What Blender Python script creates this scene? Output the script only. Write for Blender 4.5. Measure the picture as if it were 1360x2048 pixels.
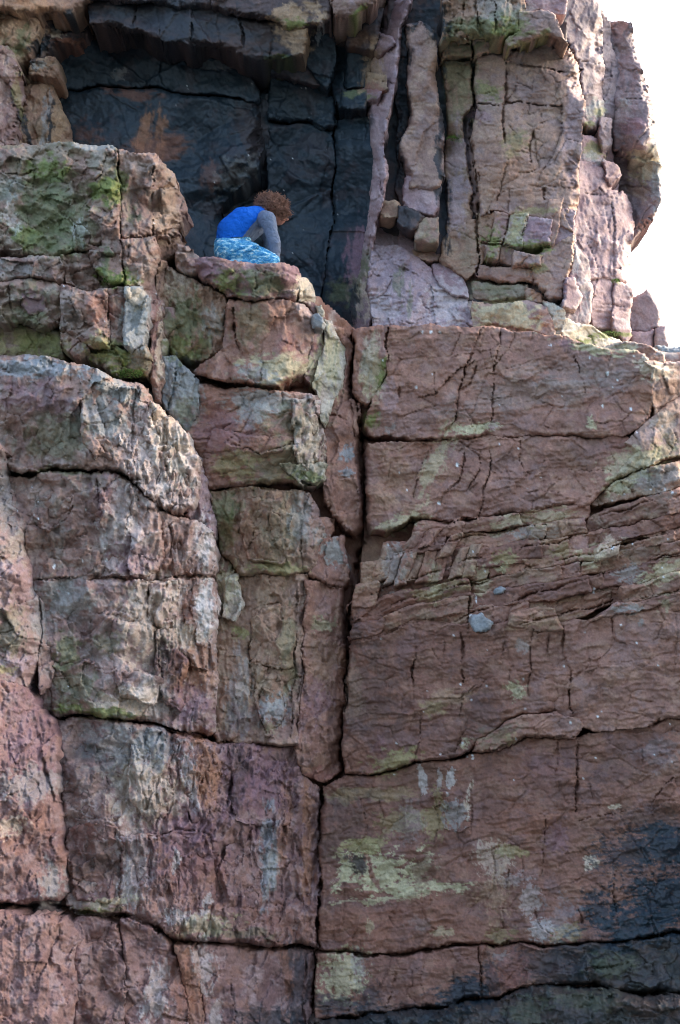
import bpy, math, random
import numpy as np
from mathutils import Vector, Matrix

for o in list(bpy.data.objects): bpy.data.objects.remove(o)
SC = bpy.context.scene
COL = SC.collection

# ------------------------------------------------------------------ camera, sky, sun, exposure
F = 3680.0; CX, CY = 680.0, 1024.0          # focal length and centre, in photograph pixels
PITCH = math.atan((1500.0 - CY) / F)        # eye level sits low in the picture: the camera looks up a little
cd = bpy.data.cameras.new('camera'); cam = bpy.data.objects.new('camera', cd); COL.objects.link(cam)
cd.sensor_fit = 'HORIZONTAL'; cd.sensor_width = 24.0; cd.lens = F / 1360.0 * 24.0
cd.clip_start = 0.5; cd.clip_end = 3000
cam.location = (0, 0, 0); cam.rotation_euler = (math.pi / 2 + PITCH, 0, 0)
SC.camera = cam
SUN_DIR = Vector((0.72, 0.54, 0.50)).normalized()      # towards the light
world = bpy.data.worlds.new('World'); SC.world = world; world.use_nodes = True
wn = world.node_tree.nodes; wl = world.node_tree.links
sky = wn.new('ShaderNodeTexSky'); sky.sky_type = 'NISHITA'; sky.sun_disc = False
sky.sun_elevation = math.asin(SUN_DIR.z); sky.sun_rotation = math.atan2(SUN_DIR.x, SUN_DIR.y)
sky.air_density = 1.0; sky.dust_density = 5.0; sky.ozone_density = 1.0
bg = wn['Background']; wl.new(sky.outputs[0], bg.inputs[0]); bg.inputs[1].default_value = 0.15
sd = bpy.data.lights.new('sun', 'SUN'); sun = bpy.data.objects.new('sun', sd); COL.objects.link(sun)
sd.energy = 0.5; sd.angle = math.radians(30); sd.color = (1.0, 0.95, 0.88)
sun.rotation_euler = SUN_DIR.to_track_quat('Z', 'Y').to_euler()
vs = SC.view_settings; vs.view_transform = 'Standard'; vs.look = 'None'; vs.exposure = 2.2; vs.gamma = 1; vs.use_curve_mapping = False
SC.cycles.max_bounces = 4; SC.cycles.filter_width = 1.1

# ------------------------------------------------------------------ helpers
cp, sp = math.cos(PITCH), math.sin(PITCH)
def unproj(px, py, Y):
    """point at horizontal distance Y that the photograph shows at pixel (px, py)"""
    a = (px - CX) / F; b = (CY - py) / F
    fy = cp - sp * b; fz = sp + cp * b
    k = Y / fy
    return a * k, Y + 0 * a, fz * k
def V(px, py, Y):
    x, y, z = unproj(float(px), float(py), float(Y)); return Vector((x, y, z))

rs = np.random.RandomState(7)
PERM = np.concatenate([rs.permutation(1024)] * 3).astype(np.int32)
GA = rs.rand(1024) * 2 * np.pi
GX, GY = np.cos(GA), np.sin(GA)
RND = [rs.rand(1024) for _ in range(4)]
def hsh(i, j, s):
    return PERM[(PERM[(i + s * 131) & 1023] + j) & 1023]
def perlin(x, y, s=0):
    xi = np.floor(x).astype(np.int32); yi = np.floor(y).astype(np.int32)
    fx = x - xi; fy = y - yi
    u = fx * fx * fx * (fx * (fx * 6 - 15) + 10); v = fy * fy * fy * (fy * (fy * 6 - 15) + 10)
    def g(a, b):
        h = hsh(xi + a, yi + b, s); return GX[h] * (fx - a) + GY[h] * (fy - b)
    a = g(0, 0); b = g(1, 0); c = g(0, 1); d = g(1, 1)
    return (a + u * (b - a) + v * (c - a) + u * v * (a - b - c + d)) * 1.5
def fbm(x, y, s=0, o=4, g=0.5):
    r = 0; a = 1.0
    for k in range(o):
        r = r + a * perlin(x, y, s + k); x = x * 2.03; y = y * 2.03; a *= g
    return r
def voro(x, y, s=0, jit=0.9):
    xi = np.floor(x).astype(np.int32); yi = np.floor(y).astype(np.int32)
    f1 = np.full(x.shape, 9.0); f2 = f1.copy(); idd = np.zeros(x.shape, np.int32); DX = np.zeros(x.shape); DY = DX.copy()
    for a in (-1, 0, 1):
        for b in (-1, 0, 1):
            h = hsh(xi + a, yi + b, s)
            cx = xi + a + 0.5 + (RND[0][h] - .5) * jit; cy = yi + b + 0.5 + (RND[1][h] - .5) * jit
            dx = x - cx; dy = y - cy; d = np.sqrt(dx * dx + dy * dy)
            n = d < f1
            f2 = np.where(n, f1, np.minimum(f2, d))
            f1 = np.where(n, d, f1); idd = np.where(n, h, idd); DX = np.where(n, dx, DX); DY = np.where(n, dy, DY)
    return f1, f2, idd, DX, DY
def sstep(a, b, x):
    t = np.clip((x - a) / (b - a), 0, 1); return t * t * (3 - 2 * t)
def rot(x, y, deg):
    c, s = math.cos(math.radians(deg)), math.sin(math.radians(deg))
    return x * c + y * s, -x * s + y * c

def seg_dist(X, Y, pts):
    """distance to a polyline, and which side"""
    d = np.full(X.shape, 1e9); side = np.zeros(X.shape); tt = np.zeros(X.shape)
    L = [0]
    for (ax, ay), (bx, by) in zip(pts[:-1], pts[1:]): L.append(L[-1] + math.hypot(bx - ax, by - ay))
    for i, ((ax, ay), (bx, by)) in enumerate(zip(pts[:-1], pts[1:])):
        ex, ey = bx - ax, by - ay; l2 = ex * ex + ey * ey + 1e-9
        t = np.clip(((X - ax) * ex + (Y - ay) * ey) / l2, 0, 1)
        qx = X - ax - t * ex; qy = Y - ay - t * ey
        q = np.hypot(qx, qy); n = q < d
        d = np.where(n, q, d); side = np.where(n, np.sign(ex * (Y - ay) - ey * (X - ax)), side)
        tt = np.where(n, (L[i] + t * (L[i + 1] - L[i])) / L[-1], tt)
    return d, side, tt
def poly_sdf(X, Y, poly):
    n = len(poly); d = np.full(X.shape, 1e9); ins = np.zeros(X.shape, bool)
    for i in range(n):
        ax, ay = poly[i]; bx, by = poly[(i + 1) % n]
        ex, ey = bx - ax, by - ay; l2 = ex * ex + ey * ey + 1e-9
        t = np.clip(((X - ax) * ex + (Y - ay) * ey) / l2, 0, 1)
        d = np.minimum(d, np.hypot(X - ax - t * ex, Y - ay - t * ey))
        c = (ay > Y) != (by > Y)
        if ey != 0: ins ^= c & (X < ex * (Y - ay) / ey + ax)
    return np.where(ins, d, -d)
def lin(c):
    c = np.asarray(c, float) / 255.0
    return np.where(c <= 0.04045, c / 12.92, ((c + 0.055) / 1.055) ** 2.4)
def gwarp(X, Y, k=1.0):
    return (X + k * (7 * perlin(X / 60, Y / 60, 3) + 2.2 * perlin(X / 19, Y / 19, 5) + 1.8 * perlin(X / 6, Y / 6, 6)),
            Y + k * (7 * perlin(X / 60, Y / 60, 8) + 2.2 * perlin(X / 19, Y / 19, 10) + 1.8 * perlin(X / 6, Y / 6, 11)))

class Field:      # a smooth surface through given points (px, py, distance)
    def __init__(s, pts):
        p = np.array(pts, float); n = len(p); s.p = p[:, :2] / 100.0
        A = np.zeros((n + 3, n + 3)); r = np.hypot(s.p[:, None, 0] - s.p[None, :, 0], s.p[:, None, 1] - s.p[None, :, 1])
        A[:n, :n] = r + np.eye(n) * 1e-3; A[:n, n] = A[n, :n] = 1; A[:n, n + 1] = A[n + 1, :n] = s.p[:, 0]; A[:n, n + 2] = A[n + 2, :n] = s.p[:, 1]
        s.w = np.linalg.solve(A + np.eye(n + 3) * 1e-9, np.concatenate([p[:, 2], [0, 0, 0]]))
    def __call__(s, X, Y):
        x = X / 100.0; y = Y / 100.0; n = len(s.p)
        r = s.w[n] + s.w[n + 1] * x + s.w[n + 2] * y
        for i in range(n): r = r + s.w[i] * np.hypot(x - s.p[i, 0], y - s.p[i, 1])
        return r

# ------------------------------------------------------------------ rock relief (metres towards the viewer)
# facets: (size px, stretch x, stretch y, angle, offset m, tilt m, crack m); terr: (size, steps, amp); strata: (angle, period px, amp)
# flute: (angle, size across, stretch, amp); fbm: (size, amp)
# tin: faceted surface of flat triangles (size px, stretch x, stretch y, angle, height m)
STY = {
 'slab':  dict(tin=[(150, 1.2, .8, -10, .07), (60, 1.4, .7, -12, .035), (24, 1.4, .7, -10, .016)], fac=[(150, 1.2, 1, -8, .022, .03, .020), (48, 1.5, .8, -10, .018, .026, .024), (15, 1.5, .8, 5, .005, .009, .005)], terr=(60, 7, .05), strata=(-8, 8, .007), fbm=(50, .012)),
 'bed':   dict(tin=[(60, 1.6, .6, -14, .05), (26, 1.5, .6, -14, .022)], fac=[(60, 1.6, .7, -14, .03, .03, .02), (22, 1.5, .6, -14, .018, .015, .014), (10, 1.3, .8, -10, .005, .006, 0)], terr=(50, 5, .025), strata=(-14, 8, .007), fbm=(40, .008)),
 'front': dict(tin=[(120, 1, 1, 12, .20), (52, .9, 1.1, 8, .10), (22, .9, 1.1, 4, .045)], fac=[(120, 1, 1, 10, .05, .08, .016), (42, .9, 1.1, 5, .034, .06, .020), (16, .8, 1.2, 0, .013, .024, .006)], terr=(60, 7, .06), flute=(3, 26, 3.0, .012), fbm=(50, .022)),
 'flute': dict(tin=[(80, .7, 1.5, 4, .16), (34, .6, 1.7, 6, .09), (15, .6, 1.6, 5, .04)], fac=[(80, .7, 1.4, 4, .05, .07, .014), (26, .65, 1.5, 6, .034, .06, .018), (11, .7, 1.3, 3, .013, .024, .006)], terr=(36, 5, .05), flute=(4, 17, 3.2, .05), fbm=(45, .024)),
 'colm':  dict(tin=[(90, .8, 1.3, 3, .11), (40, .7, 1.4, 2, .06), (18, .7, 1.4, 3, .03)], fac=[(90, .8, 1.2, 3, .04, .06, .018), (32, .75, 1.3, 2, .026, .045, .020), (13, .7, 1.3, 0, .010, .020, .006)], terr=(50, 7, .05), flute=(2, 18, 3.6, .016), fbm=(50, .018)),
 'knob':  dict(tin=[(80, 1.2, .9, 0, .20), (38, 1.1, .9, 8, .11), (18, 1.1, .9, 4, .045)], fac=[(64, 1.2, .9, 0, .07, .08, .03), (29, 1.1, .9, 8, .036, .06, .022), (12, 1, 1, 0, .012, .022, .006)], terr=(44, 6, .05), fbm=(45, .025)),
 'cave':  dict(tin=[(190, 1.2, 1, -12, .30), (80, 1.1, 1, 15, .10), (34, 1.2, 1, -8, .03)], fac=[(180, 1.3, 1, -8, .05, .06, .0), (64, 1.2, 1, 20, .014, .02, .008), (22, 1, 1, 0, .003, .004, 0)], terr=(100, 5, .03), fbm=(110, .03)),
 'pilr':  dict(tin=[(90, 1, 1.1, 4, .07), (40, 1.2, .9, -4, .035), (18, 1.2, .9, 0, .014)], fac=[(70, 1, 1.1, 0, .018, .02, .022), (30, 1.3, .8, -4, .012, .014, .018), (13, 1.3, .8, 0, .004, .005, .003)], terr=(60, 6, .025), strata=(-2, 9, .005), fbm=(60, .01)),
 'smooth':dict(tin=[(90, 1, 1.2, 8, .10), (40, 1, 1.2, 5, .035)], fac=[(90, 1, 1.2, 8, .015, .03, .0), (30, .9, 1.3, 5, .006, .01, .004)], terr=(60, 5, .02), strata=(-5, 14, .006), fbm=(60, .02)),
 'boul':  dict(tin=[(48, 1, 1, 10, .09), (22, 1, 1, 20, .03)], fac=[(48, 1, 1, 10, .02, .04, .004), (20, 1, 1, 0, .008, .01, .003)], fbm=(40, .015)),
}
def tin(u, v, s):
    i = np.floor(u).astype(np.int32); j = np.floor(v).astype(np.int32); a = u - i; b = v - j
    h = [RND[2][hsh(i + p, j + q, s)] for p, q in ((0, 0), (1, 0), (0, 1), (1, 1))]
    flip = RND[3][hsh(i, j, s + 3)] > .5
    d1 = np.where(a > b, h[0] + a * (h[1] - h[0]) + b * (h[3] - h[1]), h[0] + b * (h[2] - h[0]) + a * (h[3] - h[2]))
    d2 = np.where(a + b < 1, h[0] + a * (h[1] - h[0]) + b * (h[2] - h[0]), h[3] + (1 - a) * (h[2] - h[3]) + (1 - b) * (h[1] - h[3]))
    return np.where(flip, d1, d2) - .5
def relief(st, X, Y, seed, amp=1.0):
    st = STY[st]; x = X + seed * 37.7; y = Y + seed * 91.3
    wx = x + 7 * perlin(x / 55, y / 55, 21) + 2.2 * perlin(x / 16, y / 16, 22)
    wy = y + 7 * perlin(x / 55, y / 55, 23) + 2.2 * perlin(x / 16, y / 16, 24)
    h = 0 * x; tint = 0 * x; cells = []
    for k, (sz, ax, ay, an, a) in enumerate(st.get('tin', [])):
        u, v = rot(x + .32 * sz * perlin(x / sz * .7, y / sz * .7, 200 + k), y + .32 * sz * perlin(x / sz * .7, y / sz * .7, 205 + k), an)
        h = h + a * tin(u / (sz * ax) + .35 * np.sin(v / (sz * ay) * 2.1), v / (sz * ay), 210 + 7 * k)
    for k, (sz, ax, ay, an, off, tl, ck) in enumerate(st['fac']):
        u, v = rot(wx, wy, an); u = u / (sz * ax); v = v / (sz * ay)
        f1, f2, idd, dx, dy = voro(u, v, 30 + k)
        h = h + off * (RND[2][idd] - .5) + tl * (dx * (RND[3][idd] - .5) + dy * (RND[0][idd] - .62)) * 2
        tint = tint + (RND[1][idd] - .5) * (0.5, 0.6, 0.5)[k]; cells.append(RND[1][idd] - .5)
        if ck:
            m = sstep(-.05, .3, perlin(x / (sz * 1.3), y / (sz * 1.3), 40 + k))
            h = h - ck * m * (1 - sstep(0.0, 2.4 / sz + .015, f2 - f1))
    if 'terr' in st:
        sz, n, a = st['terr']
        t = (fbm(wx / sz, wy / sz, 50, 4) * .5 + .5) * n; fl = np.floor(t)
        h = h + a / n * (fl + sstep(.62, 1, t - fl)) * 1.6
    if 'strata' in st:
        an, p, a = st['strata']; u, v = rot(wx, wy, an)
        m = .4 + .9 * sstep(-.2, .4, perlin(x / 90, y / 60, 61))
        h = h + a * m * (perlin(u / (p * 14), v / p, 60) + .7 * perlin(u / (p * 9), v / p * 2.2, 62)) * 1.6
    if 'flute' in st:
        an, p, q, a = st['flute']; u, v = rot(wx, wy, an)
        r = 1 - np.abs(perlin(u / p, v / (p * q), 65)) * 2.2
        r2 = 1 - np.abs(perlin(u / p * 2.3, v / (p * q) * 2, 66)) * 2.2
        m = .45 + .8 * sstep(-.3, .4, perlin(x / 70, y / 90, 67))
        h = h + a * m * (r + .45 * r2)
    sz, a = st['fbm']
    h = h + a * fbm(x / sz, y / sz, 70, 5, .52)
    rr = perlin(x / 5.2, y / 5.2, 80) * .003 + np.abs(perlin(x / 9, y / 9, 81)) * -.006
    return (h + rr) * amp, tint, cells[min(1, len(cells) - 1)], cells[-1]

# ------------------------------------------------------------------ mineral colours (as seen in the open shade), mixed by noise
PAL = {
 'red':   [(152, 115, 100), (134, 101, 90), (164, 133, 114), (142, 120, 118)],
 'redlo': [(131, 95, 81), (115, 84, 74), (142, 111, 94), (120, 98, 97)],  # lower wall: wetter rock, with its dimmer light also painted in
 'bed':   [(150, 114, 97), (128, 97, 86), (160, 138, 114), (138, 124, 110)],
 'mauve': [(152, 127, 120), (130, 107, 104), (168, 152, 147), (140, 133, 130)],
 'front': [(150, 123, 112), (127, 103, 96), (162, 148, 140), (132, 126, 118)],
 'pink':  [(178, 154, 146), (150, 125, 117), (196, 184, 178), (168, 158, 156)],  # flank palette, paler partly from sky light painted into it
 'purp':  [(144, 115, 110), (122, 95, 94), (162, 141, 140), (152, 116, 102)],
 'grey':  [(142, 147, 152), (120, 126, 131), (164, 166, 164), (150, 142, 138)],
 'tan':   [(150, 122, 104), (128, 102, 88), (162, 144, 122), (132, 124, 104)],
 'pilr':  [(158, 132, 119), (138, 113, 106), (170, 148, 131), (146, 132, 137)],
 'lilac': [(154, 138, 144), (134, 118, 125), (172, 158, 163), (146, 126, 126)],
 'rose':  [(160, 136, 138), (138, 115, 119), (176, 158, 160), (148, 136, 144)],
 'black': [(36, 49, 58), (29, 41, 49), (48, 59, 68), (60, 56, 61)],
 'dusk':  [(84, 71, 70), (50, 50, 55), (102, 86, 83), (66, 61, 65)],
 'moss':  [(138, 124, 108), (142, 118, 108), (118, 116, 92), (150, 144, 132)],
 'pale':  [(178, 171, 157), (156, 149, 134), (196, 193, 184), (152, 134, 123)],
 'far':   [(146, 130, 133), (126, 112, 116), (164, 150, 149), (134, 127, 133)],
 'wet':   [(70, 62, 58), (50, 50, 51), (88, 74, 66), (62, 64, 56)],
}
HUE = dict(black=(29, 43, 52), green=(108, 120, 62), moss=(106, 114, 82), lime=(152, 149, 102), pale=(178, 172, 140), white=(220, 222, 220),
           orange=(166, 120, 88), rust=(142, 96, 74), purp=(128, 98, 108), grey=(152, 153, 150), blue=(144, 151, 156), dark=(58, 50, 50), red=(140, 94, 86),
           cream=(200, 186, 166), tan=(164, 138, 112), brown=(104, 78, 64), lilac=(160, 144, 154))
KALB = np.array([1.18, 1.12, 1.05])
PATCHES = []      # (masses, x, y, rx, ry, angle, colour, strength, softness, grain px)
DOTS = []         # white bird-lime spots (masses, x, y, r)
CRACKS = []       # (masses, points, width px, depth m, step m)
def colour(mass, pal, X, Y, seed, tint, c2, c3):
    c = [lin(q) for q in PAL[pal]]
    x = X + seed * 17.3; y = Y + seed * 53.1
    wx = x + 18 * perlin(x / 60, y / 60, 90); wy = y + 18 * perlin(x / 60, y / 60, 91)
    n1 = sstep(-.35, .35, fbm(wx / 110, wy / 80, 92, 4) + tint * .55)
    n2 = sstep(.02, .42, fbm(wx / 42, wy / 34, 94, 5, .6) * .7 + c2 * .5 + c3 * .3)
    n3 = sstep(.12, .45, fbm(wx / 60, wy / 50, 97, 5, .6) * .7 - c2 * .45 + c3 * .35)
    kv = .55 if pal in ('red', 'redlo', 'bed', 'pilr', 'tan', 'rose', 'lilac', 'far') else .75
    C = c[0][None] + (c[1] - c[0])[None] * (n1 * min(1, kv + .2))[:, None]
    C = C + (c[2] - C) * (n2 * .8 * kv)[:, None]
    C = C + (c[3] - C) * (n3 * .75 * kv)[:, None]
    gx, gy = gwarp(X, Y, 1.6)
    for (ms, px, py, rx, ry, an, hue, st, soft, gr) in PATCHES:
        if mass not in ms: continue
        if X.max() < px - 2 * max(rx, ry) or X.min() > px + 2 * max(rx, ry) or Y.max() < py - 2 * max(rx, ry) or Y.min() > py + 2 * max(rx, ry): continue
        u, v = rot(gx - px, gy - py, an)
        r = np.hypot(u / rx, v / ry)
        ii = np.nonzero(r < 1.9)[0]
        if not len(ii): continue
        uu, vv = rot(X[ii], Y[ii], an)
        q = rx / (ry + .01); s1 = max(.5, min(2.4, q ** .5))
        m = 1 - r[ii] + .62 * fbm(uu / (gr * s1), vv / gr * s1, 100 + int(px) % 50, 4, .62) + .62 * c2[ii] + .5 * c3[ii]
        if hue in ('pale', 'lime', 'white', 'cream', 'grey', 'blue'): soft *= .5
        if hue == 'white': st *= .5
        if mass == 'D' and hue in ('blue', 'grey', 'lime', 'purp', 'moss', 'lilac'): st *= .68
        m = sstep(-soft, soft, m) * st * sstep(1.9, 1.35, r[ii])
        C[ii] = C[ii] + (lin(HUE[hue])[None] - C[ii]) * m[:, None]
    # grain, thin veins, darker pits: small-scale mineral variation
    g = 1 + .12 * perlin(X / 3.1, Y / 3.1, 110) + .10 * perlin(X / 7, Y / 7, 111) + .12 * tint + .11 * fbm(x / 28, y / 24, 113, 3)
    C = C * np.clip(g, .45, 1.7)[:, None]
    for (ms, px, py, r) in DOTS:
        if mass in ms:
            ii = np.nonzero((np.abs(X - px) < r + 6) & (np.abs(Y - py) < r + 6))[0]
            if not len(ii): continue
            m = sstep(r + 1.2, r - .6, np.hypot(X[ii] - px, (Y[ii] - py) * .8) + 1.5 * perlin(X[ii] / 4, Y[ii] / 4, 9))
            C[ii] = C[ii] + (np.array([.75, .77, .78])[None] - C[ii]) * m[:, None]
    return np.clip(C * KALB, .004, .85)

# ------------------------------------------------------------------ one block of rock: front relief, rounded edges, closed sides
MASS = {}; FIELD = {}; MATS = {}
NBLK = [0]
def block(mass, poly, off=0.0, sty='slab', pal='red', e=(9, .07), top=None, bot=None, lft=None, rgt=None, tx=0.0, ty=0.0, gap=-1.5, warp=1.0,
          amp=1.0, step=2.2, skirt=1.0, seed=None, name='rock_block', ctrl=None, parent=None, mix=None):
    NBLK[0] += 1
    seed = NBLK[0] if seed is None else seed
    px = [p[0] for p in poly]; py = [p[1] for p in poly]
    cx, cy = sum(px) / len(px), sum(py) / len(py)
    g = step; m = 14 + g
    gx = np.arange(math.floor((min(px) - m) / g), math.ceil((max(px) + m) / g) + 1) * g
    gy = np.arange(math.floor((min(py) - m) / g), math.ceil((max(py) + m) / g) + 1) * g
    X, Y = np.meshgrid(gx, gy)
    WX, WY = gwarp(X, Y, warp)
    s = poly_sdf(WX, WY, poly) - gap
    sy, sx = np.gradient(s, g)
    n2 = sx * sx + sy * sy + 1e-3
    keepv = s > -.8 * g
    quad = keepv[:-1, :-1] & keepv[1:, :-1] & keepv[:-1, 1:] & keepv[1:, 1:]
    if not quad.any(): return None
    near = (s < .4 * g) & (s > -1.2 * g)
    mvx = np.clip(np.where(near, -s * sx / n2, 0), -1.2 * g, 1.2 * g); mvy = np.clip(np.where(near, -s * sy / n2, 0), -1.2 * g, 1.2 * g)
    PX = X + mvx; PY = Y + mvy; S = np.maximum(np.where(near, 0, s), 0)
    used = np.zeros(X.shape, bool)
    used[:-1, :-1] |= quad; used[1:, :-1] |= quad; used[:-1, 1:] |= quad; used[1:, 1:] |= quad
    idx = -np.ones(X.shape, np.int64); idx[used] = np.arange(used.sum())
    x = PX[used]; y = PY[used]; S = S[used]
    nn = np.sqrt(n2[used]); ox = -sx[used] / nn; oy = -sy[used] / nn       # outward direction in the picture plane
    if ctrl: D = Field(ctrl)(x, y)
    else: D = FIELD[mass](x, y)
    D = D - off + tx * (x - cx) / 100 + ty * (y - cy) / 100
    h, tint, cl2, cl3 = relief(sty, x, y, seed, amp)
    if mix:                                        # (style, palette, x from, x to): the face turns into a flank
        wm = sstep(mix[2], mix[3], x + 26 * perlin(x / 40, y / 40, 150) + 10 * perlin(x / 12, y / 12, 151)); h2, t2_, a2, a3 = relief(mix[0], x, y, seed, amp)
        h = h + (h2 - h) * wm
    # edges
    e = (e[0] * .6, e[1] * .42)
    T, B, L, R = [(q[0] * .9, q[1] * .8) if q else e for q in (top, bot, lft, rgt)]
    wt = np.maximum(-oy, 0) ** 2; wb = np.maximum(oy, 0) ** 2; wl_ = np.maximum(-ox, 0) ** 2; wr = np.maximum(ox, 0) ** 2
    wsum = wt + wb + wl_ + wr + 1e-6
    er = (wt * T[0] + wb * B[0] + wl_ * L[0] + wr * R[0]) / wsum; ed = (wt * T[1] + wb * B[1] + wl_ * L[1] + wr * R[1]) / wsum
    er = er * (1 + .5 * perlin(x / 22, y / 22, 120)) ; 
    ed = ed * np.clip(.62 + 1.5 * perlin(x / 75, y / 75, 121) + .5 * perlin(x / 20, y / 20, 122), .06, 1.5)
    q = np.clip(1 - S / np.maximum(er, 1), 0, 1)
    h = h - ed * (1 - np.sqrt(np.clip(1 - q ** 2, 0, 1))) - .35 * ed * q
    # cracks
    gwx, gwy = gwarp(x, y, 1.0); pw = perlin(x / 24, y / 24, 130); pd = perlin(x / 65, y / 65, 131)
    for (ms, pts, w, dp, stp) in CRACKS:
        if mass not in ms: continue
        ax = [p[0] for p in pts]; ay = [p[1] for p in pts]
        if x.max() < min(ax) - 60 or x.min() > max(ax) + 60 or y.max() < min(ay) - 60 or y.min() > max(ay) + 60: continue
        ii = np.nonzero((gwx > min(ax) - 60) & (gwx < max(ax) + 60) & (gwy > min(ay) - 60) & (gwy < max(ay) + 60))[0]
        if not len(ii): continue
        d, sd_, t = seg_dist(gwx[ii], gwy[ii], pts)
        ww = w * (.6 if dp < .3 else .66) * (.75 + 1.3 * pw[ii]) * sstep(0, .12, t) ** .3 * sstep(1, .9, t) ** .3
        hh = -dp * .85 * sstep(1, .25, d / np.maximum(ww, .6)) * np.clip(.7 + 1.6 * pd[ii], .65 if mass == 'L' else .08 if dp < .2 else (.25 if dp < .3 else .5), 1.2)
        if stp: hh = hh + stp * np.where(sd_ > 0, 1, 0) * np.exp(-d / 38) * sstep(0, .06, t) * sstep(1, .94, t) * sstep(60, 35, d)
        h[ii] += hh
    rgb = colour(mass, pal, x, y, seed, tint, cl2, cl3)
    if mix: rgb = rgb + (colour(mass, mix[1], x, y, seed, tint, cl2, cl3) - rgb) * wm[:, None]
    wx_, wy_, wz_ = unproj(x, y, D - h)
    co = np.stack([wx_, wy_, wz_], 1)
    nf = len(co)
    qi, qj = np.nonzero(quad)
    a = idx[qi, qj]; b = idx[qi, qj + 1]; c = idx[qi + 1, qj + 1]; d = idx[qi + 1, qj]
    faces = [np.stack([a, d, c, b], 1)]
    # closed sides
    qp = np.pad(quad, 1)
    ed_ = []
    i, j = np.nonzero(qp[1:-1, 1:-1] & ~qp[:-2, 1:-1]); ed_.append(np.stack([idx[i, j], idx[i, j + 1]], 1))           # top
    i, j = np.nonzero(qp[1:-1, 1:-1] & ~qp[2:, 1:-1]); ed_.append(np.stack([idx[i + 1, j + 1], idx[i + 1, j]], 1))   # bottom
    i, j = np.nonzero(qp[1:-1, 1:-1] & ~qp[1:-1, :-2]); ed_.append(np.stack([idx[i + 1, j], idx[i, j]], 1))          # left
    i, j = np.nonzero(qp[1:-1, 1:-1] & ~qp[1:-1, 2:]); ed_.append(np.stack([idx[i, j + 1], idx[i + 1, j + 1]], 1))    # right
    E = np.concatenate(ed_)
    ring, inv = np.unique(E, return_inverse=True); inv = inv.reshape(E.shape)
    prev = ring; allco = [co]; allc = [rgb]; base = nf
    q0 = co[ring].copy(); c0 = rgb[ring].copy(); deg = np.bincount(inv.ravel(), minlength=len(ring))[:, None] + 1.0
    for k, (fr, it) in enumerate(((.06, 1), (.25, 3), (.6, 5), (1.0, 8))):
        for _ in range(it):                       # sides calm down away from the broken front edge
            qs = q0.copy(); cs = c0.copy()
            for ch in range(3):
                qs[:, ch] += np.bincount(inv[:, 0], q0[inv[:, 1], ch], len(ring)) + np.bincount(inv[:, 1], q0[inv[:, 0], ch], len(ring))
                cs[:, ch] += np.bincount(inv[:, 0], c0[inv[:, 1], ch], len(ring)) + np.bincount(inv[:, 1], c0[inv[:, 0], ch], len(ring))
            q0 = qs / deg; c0 = cs / deg
        q = q0.copy(); q[:, 1] += skirt * fr
        jit = .035 if k else .008
        q[:, 0] += jit * perlin(q[:, 2] * 9 + q[:, 1] * 5, q[:, 1] * 9 + k * 3.7, 140); q[:, 2] += jit * perlin(q[:, 0] * 9 + q[:, 1] * 5, q[:, 1] * 9 + k * 5.7, 141)
        gn = np.clip(1 + .5 * perlin(q[:, 0] * 14 + k * 7.3, q[:, 2] * 14 + k * 3.1, 142), .5, 1.6)[:, None]
        new = base + np.arange(len(ring))
        faces.append(np.stack([prev[inv[:, 0]], prev[inv[:, 1]], new[inv[:, 1]], new[inv[:, 0]]], 1))
        allco.append(q); allc.append(c0 * gn); base += len(ring); prev = new
    co = np.concatenate(allco); cl = np.concatenate(allc); fc = np.concatenate(faces)
    o = mesh_np(name, co, fc, cl, MATS['rock'])
    par = parent or MASS.get(mass)
    if par:
        o.parent = par; o.matrix_parent_inverse = Matrix.Translation(par.location).inverted()
    return o
def mesh_np(name, co, fc, cl, mat, smooth=True):
    me = bpy.data.meshes.new(name)
    k = fc.shape[1]
    me.vertices.add(len(co)); me.vertices.foreach_set('co', co.astype(np.float32).ravel())
    me.loops.add(fc.size); me.loops.foreach_set('vertex_index', fc.astype(np.int32).ravel())
    me.polygons.add(len(fc)); me.polygons.foreach_set('loop_start', (np.arange(len(fc)) * k).astype(np.int32))
    me.update(calc_edges=True)
    if smooth: me.polygons.foreach_set('use_smooth', np.ones(len(fc), bool))
    if cl is not None:
        at = me.attributes.new('mineral', 'FLOAT_COLOR', 'POINT')
        at.data.foreach_set('color', np.concatenate([cl, np.ones((len(cl), 1))], 1).astype(np.float32).ravel())
    me.materials.append(mat)
    o = bpy.data.objects.new(name, me); COL.objects.link(o)
    return o

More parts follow.
